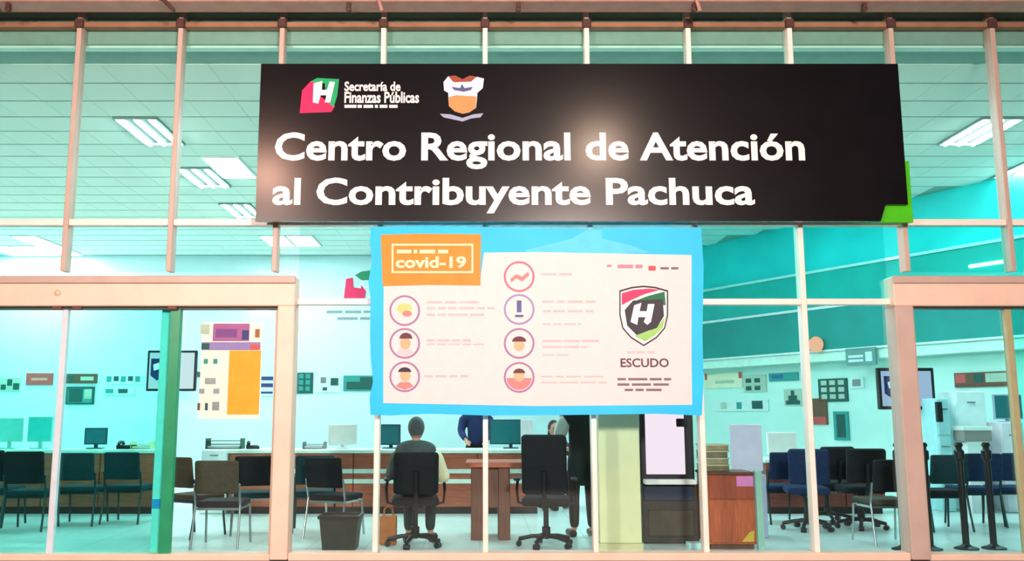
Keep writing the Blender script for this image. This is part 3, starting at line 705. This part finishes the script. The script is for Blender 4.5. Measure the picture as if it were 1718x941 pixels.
# =================================================================== THINGS ON THE COUNTERS
def on(px, Y, z): return Vector((W(px, 750, Y).x, Y, z))
Yo = YCn + .3
DSCR = M('teal_screen', (40, 110, 120), .3)
monitor('dark teal monitor on the left counter, left of the telephone', on(160, Yo, HCn), .1, .32, .24, DSCR, M('slate_plastic', (40, 74, 84), .5), .06)
monitor('pale back-turned monitor at the left end of the left counter', on(14, Yo, HCn), .1, .38, .34, M('mint_screen', (120, 220, 210), .4), M('mint_plastic', (150, 214, 206), .5))
monitor('mint monitor left of the lilac door stile on the left counter', on(66, Yo, HCn), -.1, .38, .36, M('aqua_screen', (60, 215, 205), .4), MATS['mint_plastic'])
def phone(label, loc, rz=0):
    t = thing('telephone', label, 'telephone', loc, rz)
    add('base', prism(B(), [(-.09, 0), (.09, 0), (.09, .04), (-.09, .06)], -.1, .1), BLACK, t, local=True)
    add('handset', tube(B(), [(-.06, -.09, .07), (-.06, -.06, .095), (-.06, .06, .095), (-.06, .09, .07)], .022), BLACK, t, local=True)
    add('keypad', box(B(), 0, .075, -.06, .06, .045, .056), STEEL, t, local=True)
phone('black telephone on the left counter between monitor and counter end', on(210, Yo - .05, HCn))
phone('black telephone on the middle counter right of the green file tray', on(424, Yo - .05, HCn), .3)
def tray(label, loc, col, n=3, wd=.34):
    t = thing('file_tray', label, 'file tray', loc)
    for k in range(n): add('shelf', box(B(), -wd / 2, wd / 2, -.12, .12, .01 + k * .05, .018 + k * .05), col, t, local=True)
    for sx in (-1, 1): add('side', box(B(), sx * wd / 2 - .005, sx * wd / 2 + .005, -.12, .12, 0, .05 * n), col, t, local=True)
    add('paper', box(B(), -wd / 2 + .02, wd / 2 - .02, -.1, .1, .0185, .04), WHITE, t, local=True)
tray('green wire file tray on the middle counter behind the orange poster', on(378, Yo, HCn), M('green_tray', (34, 96, 74), .5), 3, .5)
tray('pale file tray on the left counter beside its right end', on(240, Yo, HCn), M('sand_tray', (196, 206, 150), .5), 2, .28)
tray('grey file tray on the middle counter right of the left jamb', on(528, Yo, HCn), STEEL, 2, .3)
monitor('white monitor on the middle counter above the waste bin', on(575, Yo + .1, HCn), .1, .42, .3, M('white_screen', (226, 226, 220), .5), WHITE, .05)
monitor('dark monitor on the middle counter left of the seated person', on(655, Yo + .1, HCn), -.2, .3, .3, DSCR, M('slate_plastic', (0, 0, 0)), .05)
monitor('teal-screened monitor on the middle counter right of the staff in navy', on(857, Yo + .1, HCn), 0, .62, .36, M('screen_teal_dark', (24, 110, 116), .3), M('slate_plastic', (0, 0, 0)), .06)
tag(add('desk_sign', box(B(), *[on(884, Yo, 0).x + a for a in (-.09, .09)], Yo - .02, Yo, HCn, HCn + .42, .005, 1), WHITE), 'upright white desk sign on the middle counter beside the teal-screened monitor', 'desk sign')
t = thing('printer', 'white office printer on the middle counter in front of the dark-haired clerk', 'printer', on(918, Yo - .12, HCn))
add('body', box(B(), -.22, .2, -.15, .15, 0, .1, .015, 2), WHITE, t, local=True); add('lid', box(B(), -.18, .14, -.13, .13, .1, .15, .012, 2), WHITE, t, local=True); add('slot', box(B(), -.15, .12, -.153, -.149, .05, .065), BLACK, t, local=True)
XC1w = XC1
zr = PZ(770, YCn)
t = thing('printer', 'reddish brown box printer on the right counter', 'printer', on(1412, Yo, zr)); add('body', box(B(), -.12, .14, -.12, .12, 0, .12, .01, 2), WOODD, t, local=True); add('tray', box(B(), -.1, .1, -.18, -.12, .02, .03), WHITE, t, local=True)
monitor('white monitor at the left end of the right counter', on(1312, Yo, zr), .15, .46, .32, M('white_screen', (0, 0, 0)), WHITE, .05)
# row of folders behind the right door
def cabinet(label, x0, x1, Y, z1, m, doors=2, z0=0.0, name='filing_cabinet', cat='cabinet', dp=.5):
    t = thing(name, label, cat, ((x0 + x1) / 2, Y + dp / 2, z0))
    add('body', box(B(), x0, x1, Y + .02, Y + dp, z0, z1, .008, 1), m, t)
    h = (z1 - z0) / doors
    for k in range(doors):
        d = add('drawer', box(B(), x0 + .012, x1 - .012, Y, Y + .02, z0 + k * h + .012, z0 + (k + 1) * h - .012, .004, 1), m, t)
        add('handle', box(B(), (x0 + x1) / 2 - .06, (x0 + x1) / 2 + .06, Y - .02, Y, z0 + (k + .7) * h, z0 + (k + .7) * h + .015), STEEL, d)
    return t
cabinet('low white drawer cabinet at the left end of the middle counter', W(336, 800, YCn).x, XC0 - .035, YCn, HCn, M('bright_white_enamel', (236, 246, 246), .4), 3, dp=.63)
Yq = 4.3
cabinet('tall white filing cabinet behind the chairs of the right entrance', W(1606, 700, Yq).x, W(1656, 700, Yq).x, Yq, PZ(656, Yq), M('bright_white_enamel', (236, 246, 246), .4), 3)
cb2 = W(1631, 725, Yq - .25); t = thing('storage_box', 'grey storage box on a stool before the tall white cabinet', 'box', (cb2.x, Yq - .25, 0))
add('stool_leg', box(B(), cb2.x - .14, cb2.x + .14, Yq - .36, Yq - .14, 0, PZ(740, Yq - .25)), WHITE, t); add('box', box(B(), cb2.x - .2, cb2.x + .2, Yq - .4, Yq - .1, PZ(740, Yq - .25), PZ(722, Yq - .25), .01, 1), M('warm_grey_box', (150, 138, 134), .6), t); add('lid', box(B(), cb2.x - .21, cb2.x + .21, Yq - .41, Yq - .09, PZ(722, Yq - .25), PZ(715, Yq - .25), .006, 1), WHITE, t)
cabinet('pinkish white copier cabinet next to the olive door stile', W(1683, 760, Yq - .3).x, W(1722, 760, Yq - .3).x, Yq - .3, PZ(708, Yq - .3), M('pinkish_white_enamel', (240, 224, 234), .45), 2)
xq = W(1684, 690, Yq); monitor('teal monitor on the pinkish white copier cabinet', Vector((xq.x, Yq - .1, PZ(708, Yq - .3))), 0, .42, .36, M('screen_teal_dark', (0, 0, 0)), M('lilac_plastic', (170, 170, 196), .5), .04)
tag(add('wall_intercom', box(B(), W(1572, 690, 4.0).x, W(1582, 690, 4.0).x, 4.0, 4.06, PZ(708, 4.0), PZ(674, 4.0), .01, 2), BLACK), 'slim black upright case between the right screen and the white cabinet', 'intercom')
cabinet('slim pale cyan locker behind the black case at the right entrance', W(1572, 700, 4.15).x, W(1594, 700, 4.15).x, 4.15, PZ(668, 4.15), M('pale_cyan_enamel', (176, 232, 234), .5), 3, name='locker', cat='locker')

# =================================================================== SCREENS AND WALL THINGS
NAVY = M('screen_navy', (20, 40, 96), .5)
def tv(label, cx, cz, Y, wd, ht, rz, back_dir, blue=False):
    t = thing('wall_screen', label, 'television', (cx, Y, cz), rz, 'televisions')
    add('casing', box(B(), -wd / 2, wd / 2, -.03, .05, -ht / 2, ht / 2, .015, 2), BLACK, t, local=True)
    s = add('display', box(B(), -wd / 2 + .05, wd / 2 - .05, -.034, -.0305, -ht / 2 + .05, ht / 2 - .05), EM('tv_display_blue', (196, 220, 250), .75) if blue else EM('tv_display', (225, 246, 250), .95), t, local=True)
    x0 = -wd / 2 + .09
    add('picture_shape', prism(B(), [(x0, ht * .3), (x0 + wd * .34, ht * .3), (x0 + wd * .3, 0), (x0 + wd * .14, -ht * .25), (x0, -ht * .12)], -.037, -.0345), NAVY, s, local=True)
    add('picture_shape', prism(B(), [(x0 + .05, ht * .15), (x0 + wd * .16, ht * .2), (x0 + wd * .2, ht * .05), (x0 + .07, 0)], -.039, -.0375), WHITE, s, local=True)
    add('bracket', box(B(), -.05, .05, .05, .05 + back_dir, -.06, .06), BLACK, t, local=True)
    return t
Yt = 11.0
a, b = W(247, 622, Yt), W(330, 622, Yt)
tv('wall screen cut by the green door edge at left', (a.x + b.x) / 2, (PZ(588, Yt) + PZ(656, Yt)) / 2, Yt, b.x - a.x, PZ(588, Yt) - PZ(656, Yt), 0, YB - Yt - .05)
Yt = 4.6
a, b = W(1472, 650, Yt), W(1567, 650, Yt)
tv('wall screen half hidden by the right entrance jamb', (a.x + b.x) / 2, (PZ(617, Yt) + PZ(687, Yt)) / 2, Yt, b.x - a.x, PZ(617, Yt) - PZ(687, Yt), 0, .5, True)
def wall_item(name, label, cat, px0, py0, px1, py1, mat, inner=None, slanted=False, frame=None, kind='blocks'):
    if not slanted:
        a, b = W(px0, py1, YB - .002), W(px1, py0, YB - .002); wd, ht = b.x - a.x, b.z - a.z
        t = thing(name, label, cat, ((a.x + b.x) / 2, YB - .002, a.z))
    else:
        q = PA - ND * .45
        a, b = PL(px0, py1, q, ND), PL(px1, py0, q, ND); c = (a + b) / 2; wd = (b - a).xy.length; ht = abs(b.z - a.z)
        c = c + ND * .003
        t = thing(name, label, cat, (c.x, c.y, a.z), math.atan2(-TD.y, -TD.x))
    add('board', box(B(), -wd / 2, wd / 2, -.03, 0, 0, ht), mat, t, local=True)
    if frame:
        bm = B()
        for r in ((-wd / 2 - .02, wd / 2 + .02, -.02, .02), (-wd / 2 - .02, wd / 2 + .02, ht - .02, ht + .02), (-wd / 2 - .02, -wd / 2 + .02, .02, ht - .02), (wd / 2 - .02, wd / 2 + .02, .02, ht - .02)):
            box(bm, r[0], r[1], -.045, 0, r[2], r[3])
        add('frame', bm, frame, t, local=True)
    for (u0, u1, v0, v1, m) in inner or []:
        add('printed_block', box(B(), -wd / 2 + u0 * wd, -wd / 2 + u1 * wd, -.034, -.0302, v0 * ht, v1 * ht), m, t, local=True)
    return t
DG = M('poster_dark_green', (20, 84, 78), .6); TG = M('poster_teal', (40, 150, 146), .6); RD = M('poster_red', (196, 84, 80), .6); BR = M('poster_brown', (104, 74, 56), .6)
SAGE = M('poster_sage', (170, 196, 176), .6); IV = M('poster_ivory', (226, 226, 196), .6); NV = M('poster_navy', (52, 62, 120), .6); LG = M('poster_pale', (206, 230, 226), .6)
wall_item('wall_notice', 'dark green notice on the far wall at the left edge', 'notice', 0, 634, 36, 656, SAGE, [(.05, .3, .1, .5, DG), (.35, .6, .4, .9, DG), (.65, .95, .1, .6, DG)])
wall_item('wall_notice', 'red notice on the far wall beside the lilac door stile', 'notice', 44, 626, 90, 646, RD, [(.2, .8, .4, .6, M('poster_rose', (226, 150, 140), .6))])
wall_item('wall_notice', 'brown notice on the far wall right of the lilac door stile', 'notice', 108, 627, 164, 643, BR, [(.1, .3, .2, .8, DG), (.5, .9, .3, .7, SAGE)])
wall_item('wall_notice', 'dark green framed notice below the brown one on the far wall', 'notice', 112, 650, 158, 677, TG, [(.08, .6, .1, .9, DG), (.66, .94, .3, .9, SAGE)], frame=DG)
wall_item('wall_notice', 'teal speckled notice on the far wall left of the screen', 'notice', 176, 628, 240, 644, LG, [(.05 + .19 * k, .18 + .19 * k, .2 + .1 * (k % 2), .8, DG if k % 2 else TG) for k in range(5)])
wall_item('wall_notice', 'lower teal notice on the far wall left of the screen', 'notice', 172, 650, 226, 662, LG, [(.1, .35, .2, .8, TG), (.5, .8, .2, .8, DG)])
wall_item('wall_notice', 'navy striped notice right of the orange door poster', 'notice', 438, 628, 459, 664, LG, [(0, 1, .72, .9, NV), (0, 1, .4, .58, NV), (0, 1, .1, .2, NV)])
wall_item('wall_notice', 'dark teal gridded notice right of the left entrance jamb', 'notice', 497, 625, 526, 660, DG, [(.15 + .4 * i, .42 + .4 * i, .12 + .3 * j, .34 + .3 * j, TG) for i in range(2) for j in range(3)])
wall_item('wall_notice', 'pale notice with dark dots left of the banner', 'notice', 534, 630, 572, 658, LG, [(.1, .35, .55, .9, STEEL), (.55, .9, .4, .85, DG), (.2, .4, .1, .3, DG)])
wall_item('wall_notice', 'dark green wedge notice touching the banner\'s left edge', 'notice', 576, 630, 632, 656, TG, [(.1, .95, .1, .6, DG), (.5, .95, .6, .9, DG)])
# logo on the far wall
t = thing('wall_logo', 'red and green letter logo with grey lettering on the far wall left of the banner', 'logo', (W(603, 500, YB).x, YB - .002, PZ(545, YB)))
def wflat(nm, pts, m, th=.03):
    q = [W(x, y, YB - .002) for x, y in pts]; add(nm, prism(B(), [(p.x, p.z) for p in q], YB - .002 - th, YB - .002), m, t)
wflat('logo_red', [(577, 500), (581, 468), (592, 466), (593, 482), (606, 484), (606, 478), (614, 488), (612, 500)], RED)
wflat('logo_green', [(596, 462), (606, 456), (622, 454), (640, 456), (636, 476), (622, 470), (606, 470)], M('logo_teal_green', (40, 140, 100), .6))
for a in ((548, 521, 575, 525), (579, 521, 606, 525), (610, 521, 640, 525), (566, 532, 600, 536), (604, 532, 640, 536)): wflat('logo_lettering', [(a[0], a[1]), (a[2], a[1]), (a[2], a[3]), (a[0], a[3])], M('lettering_grey', (130, 150, 156), .6), .015)
# notices on the slanting wall
wall_item('wall_notice', 'ivory notice with red corners right of the banner', 'notice', 1184, 624, 1246, 652, IV, [(.02, .08, .6, 1, RD), (.92, 1, .6, 1, RD), (.3, .8, .3, .5, SAGE)], True)
wall_item('wall_notice', 'sage notice dotted dark beside the ivory one', 'notice', 1250, 628, 1286, 658, SAGE, [(.1 + .4 * i, .35 + .4 * i, .1 + .45 * j, .35 + .45 * j, DG) for i in range(2) for j in range(2)], True)
wall_item('wall_notice', 'blue-green banner notice left of the middle right mullion', 'notice', 1292, 624, 1340, 640, TG, [(.1, .5, .3, .8, M('poster_blue', (30, 110, 150), .6))], True)
wall_item('wall_notice', 'green pyramid-shaped notice under the blue-green one', 'notice', 1318, 652, 1346, 680, SAGE, [(.1, .9, .05, .3, DG), (.25, .75, .3, .6, DG), (.4, .6, .6, .9, DG)], True)
wall_item('wall_notice', 'dark grid notice with pale squares right of the middle right mullion', 'notice', 1376, 634, 1422, 674, DG, [(.1 + .3 * i, .3 + .3 * i, .12 + .3 * j, .32 + .3 * j, SAGE) for i in range(3) for j in range(3)], True)
wall_item('wall_notice', 'small grey notice between the dark grid and the right screen', 'notice', 1428, 632, 1450, 652, LG, [(.2, .8, .2, .8, STEEL)], True)
wall_item('wall_notice', 'low white paper row on the slanting wall below the ivory notice', 'notice', 1205, 670, 1290, 690, LG, [(.08, .2, .2, .8, SAGE), (.4, .5, .2, .8, TG), (.7, .9, .2, .9, DG)], True)
wall_item('wall_notice', 'narrow green sheet below the dark grid notice', 'notice', 1402, 690, 1424, 738, TG, [(.2, .8, .1, .9, DG)], True)
wall_item('wall_notice', 'brown and red narrow sheet beside the middle right mullion', 'notice', 1366, 668, 1388, 712, BR, [(.1, .9, .0, .3, RD)], True)
wall_item('wall_sign_board', 'brown lettered board high inside the right entrance', 'sign', 1604, 622, 1700, 650, BR, [(.02, .2, .3, .9, RD), (.35, .5, .3, .9, DG), (.55, .9, .3, .9, SAGE), (0, 1, 0, .15, WOODD)], True)
# small lit sign and orange glow, for a reflection, on the bulkhead
def bulk(px, py, off=0): return PL(px, py, PA + ND * off, ND)
a, b = bulk(1424, 614), bulk(1472, 582); c = (a + b) / 2
t = thing('hanging_sign', 'small grey hanging sign under the teal bulkhead left of the right entrance', 'sign', (c.x + ND.x * .05, c.y + ND.y * .05, a.z), math.atan2(-TD.y, -TD.x))
wd, ht = (b - a).xy.length, b.z - a.z
add('panel', box(B(), -wd / 2, wd / 2, -.03, .03, 0, ht, .006, 1), M('slate_sign', (96, 140, 138), .5), t, local=True)
for u0, u1, v0, v1 in ((.1, .6, .2, .35), (.1, .6, .45, .6), (.68, .9, .2, .75)): add('sign_mark', box(B(), -wd / 2 + u0 * wd, -wd / 2 + u1 * wd, -.034, -.0302, v0 * ht, v1 * ht), M('pale_sign_mark', (190, 220, 214), .5), t, local=True)
p = bulk(1370, 578, .09)
t = thing('wall_lamp', 'small round orange-glowing lamp on the dark teal bulkhead', 'lamp', (p.x, p.y, p.z - .13), math.atan2(-TD.y, -TD.x))
bm = B(); ell(bm, (0, -.02, .13), .17, .09, .16); smoothed(add('globe', bm, EM('lamp_globe', (255, 190, 150), 1.1), t, local=True))  # glowing globe made up to show an orange reflection
add('mount', box(B(), -.08, .08, .05, .09, .04, .22), STEEL, t, local=True)
a, b = bulk(1632, 447, -.16), bulk(1690, 440, -.16); c = (a + b) / 2
t = thing('strip_light', 'slim white strip light on the teal bulkhead above the right entrance', 'strip light', (c.x + ND.x * .04, c.y + ND.y * .04, c.z), math.atan2(-TD.y, -TD.x))
wd = (b - a).xy.length
add('tube', cyl(B(), (-wd / 2, -.05, 0), (wd / 2, -.05, 0), .03), EM('strip_tube', (240, 255, 250), 5), t, local=True); add('batten', box(B(), -wd / 2, wd / 2, -.015, .03, -.04, .04), LBODY, t, local=True)

# =================================================================== POSTER ON THE LEFT DOOR
YP = -.012
po = thing('door_poster', 'white and orange poster with purple heading on the left glass door', 'poster', (W(386, 700, YP).x, YP, PZ(702, YP)))
def pf(nm, a, m, th, off): q0, q1 = W(a[0], a[3], YP), W(a[2], a[1], YP); add(nm, box(B(), q0.x, q1.x, YP - off - th, YP - off, q0.z, q1.z), m, po)
pf('sheet', (331, 540, 440, 702), M('poster_mint_white', (222, 236, 224), .6), .003, -.03)
q = M('poster_purple', (160, 96, 150), .6)
YP -= -.026
for a, m in (((357, 543, 419, 572), q), ((338, 574, 437, 587), M('poster_violet', (140, 128, 184), .6)), ((381, 588, 438, 695), M('poster_orange', (255, 166, 40), .6)), ((336, 544, 352, 560), SAGE), ((428, 552, 436, 566), M('poster_rust', (160, 100, 60), .6)), ((338, 576, 352, 586), DG), ((420, 578, 436, 586), RD),
             ((342, 602, 349, 610), TG), ((358, 602, 365, 610), TG), ((344, 634, 362, 644), STEEL), ((334, 652, 343, 660), STEEL), ((358, 652, 368, 660), STEEL), ((331, 676, 336, 688), BR), ((344, 676, 349, 688), DG), ((356, 674, 368, 688), STEEL), ((362, 552, 398, 566), M('poster_plum', (120, 70, 140), .6)), ((406, 554, 418, 570), NV)):
    pf('printed_block', a, m, .002 + (.001 if m.name in ('poster_plum', 'poster_navy', 'poster_dark_green', 'poster_red') else 0), .004)

# =================================================================== PEOPLE
SKIN = M('skin', (206, 150, 122), .55, 0, .05, 20)
def skin_mesh(chains, root=None):
    # chains: lists of (point, radius); points that coincide are welded; returns an evaluated mesh
    vs_, es, rs, idx = [], [], [], {}
    for ch in chains:
        prev = None
        for p, r in ch:
            k = tuple(round(c, 4) for c in p)
            if k not in idx: idx[k] = len(vs_); vs_.append(p); rs.append(r)
            if prev is not None and prev != idx[k]: es.append((prev, idx[k]))
            prev = idx[k]
    me = bpy.data.meshes.new('s'); me.from_pydata(vs_, es, []); o = bpy.data.objects.new('s', me); C.objects.link(o)
    sk = o.modifiers.new('s', 'SKIN'); sk.use_smooth_shade = True
    for i, v in enumerate(me.skin_vertices[0].data):
        r = rs[i]; v.radius = (r, r) if not isinstance(r, tuple) else r; v.use_root = (i == 0)
    sb = o.modifiers.new('u', 'SUBSURF'); sb.levels = 2; sb.render_levels = 2
    dg = bpy.context.evaluated_depsgraph_get(); out = bpy.data.meshes.new_from_object(o.evaluated_get(dg))
    bpy.data.objects.remove(o); bpy.data.meshes.remove(me)
    return out
def fuse(meshes, voxel):
    bm = B()
    for m in meshes: bm.from_mesh(m)
    bmesh.ops.recalc_face_normals(bm, faces=bm.faces)
    me = bpy.data.meshes.new('f'); bm.to_mesh(me); bm.free(); o = bpy.data.objects.new('f', me); C.objects.link(o)
    r = o.modifiers.new('r', 'REMESH'); r.mode = 'VOXEL'; r.voxel_size = voxel; r.use_smooth_shade = True
    s = o.modifiers.new('s', 'SMOOTH'); s.iterations = 2; s.factor = .4
    dg = bpy.context.evaluated_depsgraph_get(); out = bpy.data.meshes.new_from_object(o.evaluated_get(dg))
    bpy.data.objects.remove(o)
    return out
def person(label, loc, rz, sit, larm, rarm, top_m, leg_m, hair_m, long_hair=False, shoe_m=BLACK, s=1.0, seat=.53, top_r=1.0, sleeves=(None, None), coat=False):
    # local: faces +y; arms given as (elbow, wrist) points in the seated/standing frame
    t = thing('person', label, 'person', loc, rz)
    dz = 0 if not sit else seat - .93
    V = lambda x, y, z: (x, y, z)
    pel, wai, che, nek, hb = V(0, 0, .95 + dz), V(0, .0, 1.10 + dz), V(0, .0, 1.27 + dz), V(0, .0, 1.44 + dz), V(0, .015, 1.53 + dz)
    hc = Vector((0, .03, 1.595 + dz))
    body = [[(pel, .125), (wai, .115), (che, .13), (nek, .055), (hb, .05)]]
    jac = [[(V(0, 0, (.90 if not coat else .55) + dz), .15 * top_r), (V(0, 0, .96 + dz), .155 * top_r), (wai, .145 * top_r), (che, .16 * top_r), (V(0, 0, 1.40 + dz), .115), (V(0, .005, 1.48 + dz), .085)], [(V(-.23, 0, 1.34 + dz), .085), (V(-.12, 0, 1.355 + dz), .13), (V(0, 0, 1.36 + dz), .14), (V(.12, 0, 1.355 + dz), .13), (V(.23, 0, 1.34 + dz), .085)]]
    slv = []
    for sx, (el, wr) in ((-1, larm), (1, rarm)):
        sh_ = V(sx * .18, 0, 1.37 + dz)
        body.append([(che, .13), (sh_, .06), (el, .042), (wr, .028)])
        slv.append([(sh_, .085), (tuple(Vector(sh_).lerp(Vector(el), .5)), .074), (el, .064), (tuple(Vector(el).lerp(Vector(wr), .5)), .054), (tuple(Vector(el).lerp(Vector(wr), .95)), .043)])
        # hand: palm and five fingers
        d = (Vector(wr) - Vector(el)).normalized(); side = d.cross(Vector((0, 0, 1)) if abs(d.z) < .8 else Vector((0, 1, 0))).normalized()
        up = side.cross(d); palm = Vector(wr) + d * .05
        body.append([(wr, .028), (tuple(palm), .03), (tuple(palm + d * .035), .028)])
        for k, ln in enumerate((.065, .08, .075, .055)):
            b0 = palm + d * .03 + side * (-.03 + .02 * k); cur = (d * .8 - up * .5).normalized()
            body.append([(tuple(palm + d * .035), .028), (tuple(b0), .0105), (tuple(b0 + d * ln * .5), .0095), (tuple(b0 + d * ln * .5 + cur * ln * .5), .008)])
        tb0 = Vector(wr) + d * .03 - side * .03
        body.append([(tuple(palm), .03), (tuple(tb0), .013), (tuple(tb0 - side * .025 + d * .03), .011), (tuple(tb0 - side * .03 + d * .06), .009)])
    trs = []; feet = []
    for sx in (-1, 1):
        hip = V(sx * .09, 0, .90 + dz)
        if sit: kn, an = V(sx * .12, .42, seat + .0), V(sx * .12, .40, .10)
        else: kn, an = V(sx * .10, .02, .49), V(sx * .105, -.01, .09)
        toe = V(an[0] + sx * .02, an[1] + .15, .035)
        body.append([(pel, .125), (hip, .08), (kn, .055), (an, .035), (toe, .032)])
        trs.append([(pel, .13), (hip, .098), (tuple(Vector(hip).lerp(Vector(kn), .5)), .085), (kn, .072), (tuple(Vector(kn).lerp(Vector(an), .5)), .066), (an, .055)])
        feet.append((an, toe))
    hd = B()
    ell(hd, hc, .08, .096, .118, 18, 12)
    ell(hd, hc + Vector((0, .03, -.06)), .055, .06, .06)                      # jaw
    ell(hd, hc + Vector((0, .095, -.01)), .013, .02, .024)                    # nose
    ell(hd, hc + Vector((0, .083, -.055)), .025, .012, .01)                   # mouth
    for sx in (-1, 1): ell(hd, hc + Vector((sx * .075, -.005, -.005)), .012, .02, .03)
    hm = bpy.data.meshes.new('h'); hd.to_mesh(hm); hd.free()
    me = fuse([skin_mesh([c]) for c in body] + [hm], .0085); me.name = 'body'; bo = link('body', me, SKIN, t); smoothed(bo)
    e = B()
    for sx in (-1, 1): ell(e, hc + Vector((sx * .03, .083, .012)), .012, .008, .007)
    add('eyes', e, BLACK, bo, local=True)
    own = [c for c, m in zip(slv, sleeves) if m is None]
    jm = fuse([skin_mesh([c]) for c in jac + own], .012); smoothed(link('jacket', jm, top_m, t))
    for c, m in zip(slv, sleeves):
        if m: smoothed(link('sleeve', fuse([skin_mesh([[(p, r + .012) for p, r in c]])], .012), m, t))
    tm = fuse([skin_mesh([c]) for c in trs], .012); smoothed(link('trousers', tm, leg_m, t))
    for an, toe in feet:
        bm = B(); m = Matrix.Translation((toe[0], toe[1] - .07, .04)); box(bm, -.045, .045, -.12, .12, -.04, .035, .03, 3, mat=m)
        smoothed(add('shoe', bm, shoe_m, t, local=True))
    h = B(); ell(h, hc + Vector((0, -.018, .022)), .091, .098, .114, 18, 12)
    if long_hair: ell(h, hc + Vector((0, -.06, -.08)), .085, .05, .15, 16, 10)
    for v in h.verts:                                                       # keep the face free
        if v.co.y > hc.y + .045 and v.co.z < hc.z + .06: v.co.y = hc.y + .045
    smoothed(add('hair', h, hair_m, t, local=True))
    t.scale = (s, s, s)
    return t
GREYH = M('grey_hair', (128, 122, 116), .8, 0, .2, 60)
DKH = M('black_hair', (34, 26, 28), .6, 0, .2, 60)
JA = M('grey_green_jacket', (66, 78, 74), .85, 0, .15, 20); SLV = M('cream_sleeve', (226, 220, 178), .8)
# seated customer seen from behind, right arm on the armrest
person('seated person from behind in a dark grey-green top with one cream sleeve', (pA.x, pA.y - .03, 0), -.05, True, ((-.27, -.02, .72), (-.26, .2, .76)), ((.31, -.05, .70), (.29, .19, .77)), JA, M('dark_teal_trousers', (24, 56, 58), .85), GREYH, seat=.56, sleeves=(None, SLV), top_r=1.15)
# standing clerk in navy behind the middle counter
pB = at_floor(799, YCn + 1.15)
person('standing clerk in a navy jacket behind the middle counter', pB, math.pi, False, ((-.24, .06, 1.12), (-.16, .24, 1.0)), ((.24, .06, 1.12), (.16, .24, 1.0)), M('navy_jacket', (22, 44, 92), .8), FABK, DKH)
# seated clerk with dark hair
pD = at_floor(930, YCn + 1.0)
person('dark-haired clerk sitting behind the middle counter in a plum top', pD, math.pi + .2, True, ((-.25, .08, .78), (-.14, .28, .86)), ((.25, .08, .78), (.14, .28, .86)), M('plum_top', (88, 58, 74), .8), FABK, DKH, long_hair=True, seat=.5)
swivel_chair('black swivel chair under the dark-haired clerk', Vector((pD.x, pD.y + .02, 0)), math.pi + .2, .5, False)
# standing customer in a dark coat beside the column
pE = at_floor(978, 1.55)
person('standing person in a long dark coat beside the pale column, one pale sleeve raised', pE, .15, False, ((-.27, .06, 1.08), (-.2, .18, 1.32)), ((.25, -.02, 1.1), (.22, .12, .9)), M('black_green_coat', (18, 30, 28), .85), M('charcoal_trousers', (42, 36, 38), .85), DKH, top_r=1.1, coat=True, sleeves=(M('pale_sleeve', (214, 216, 208), .8), None))
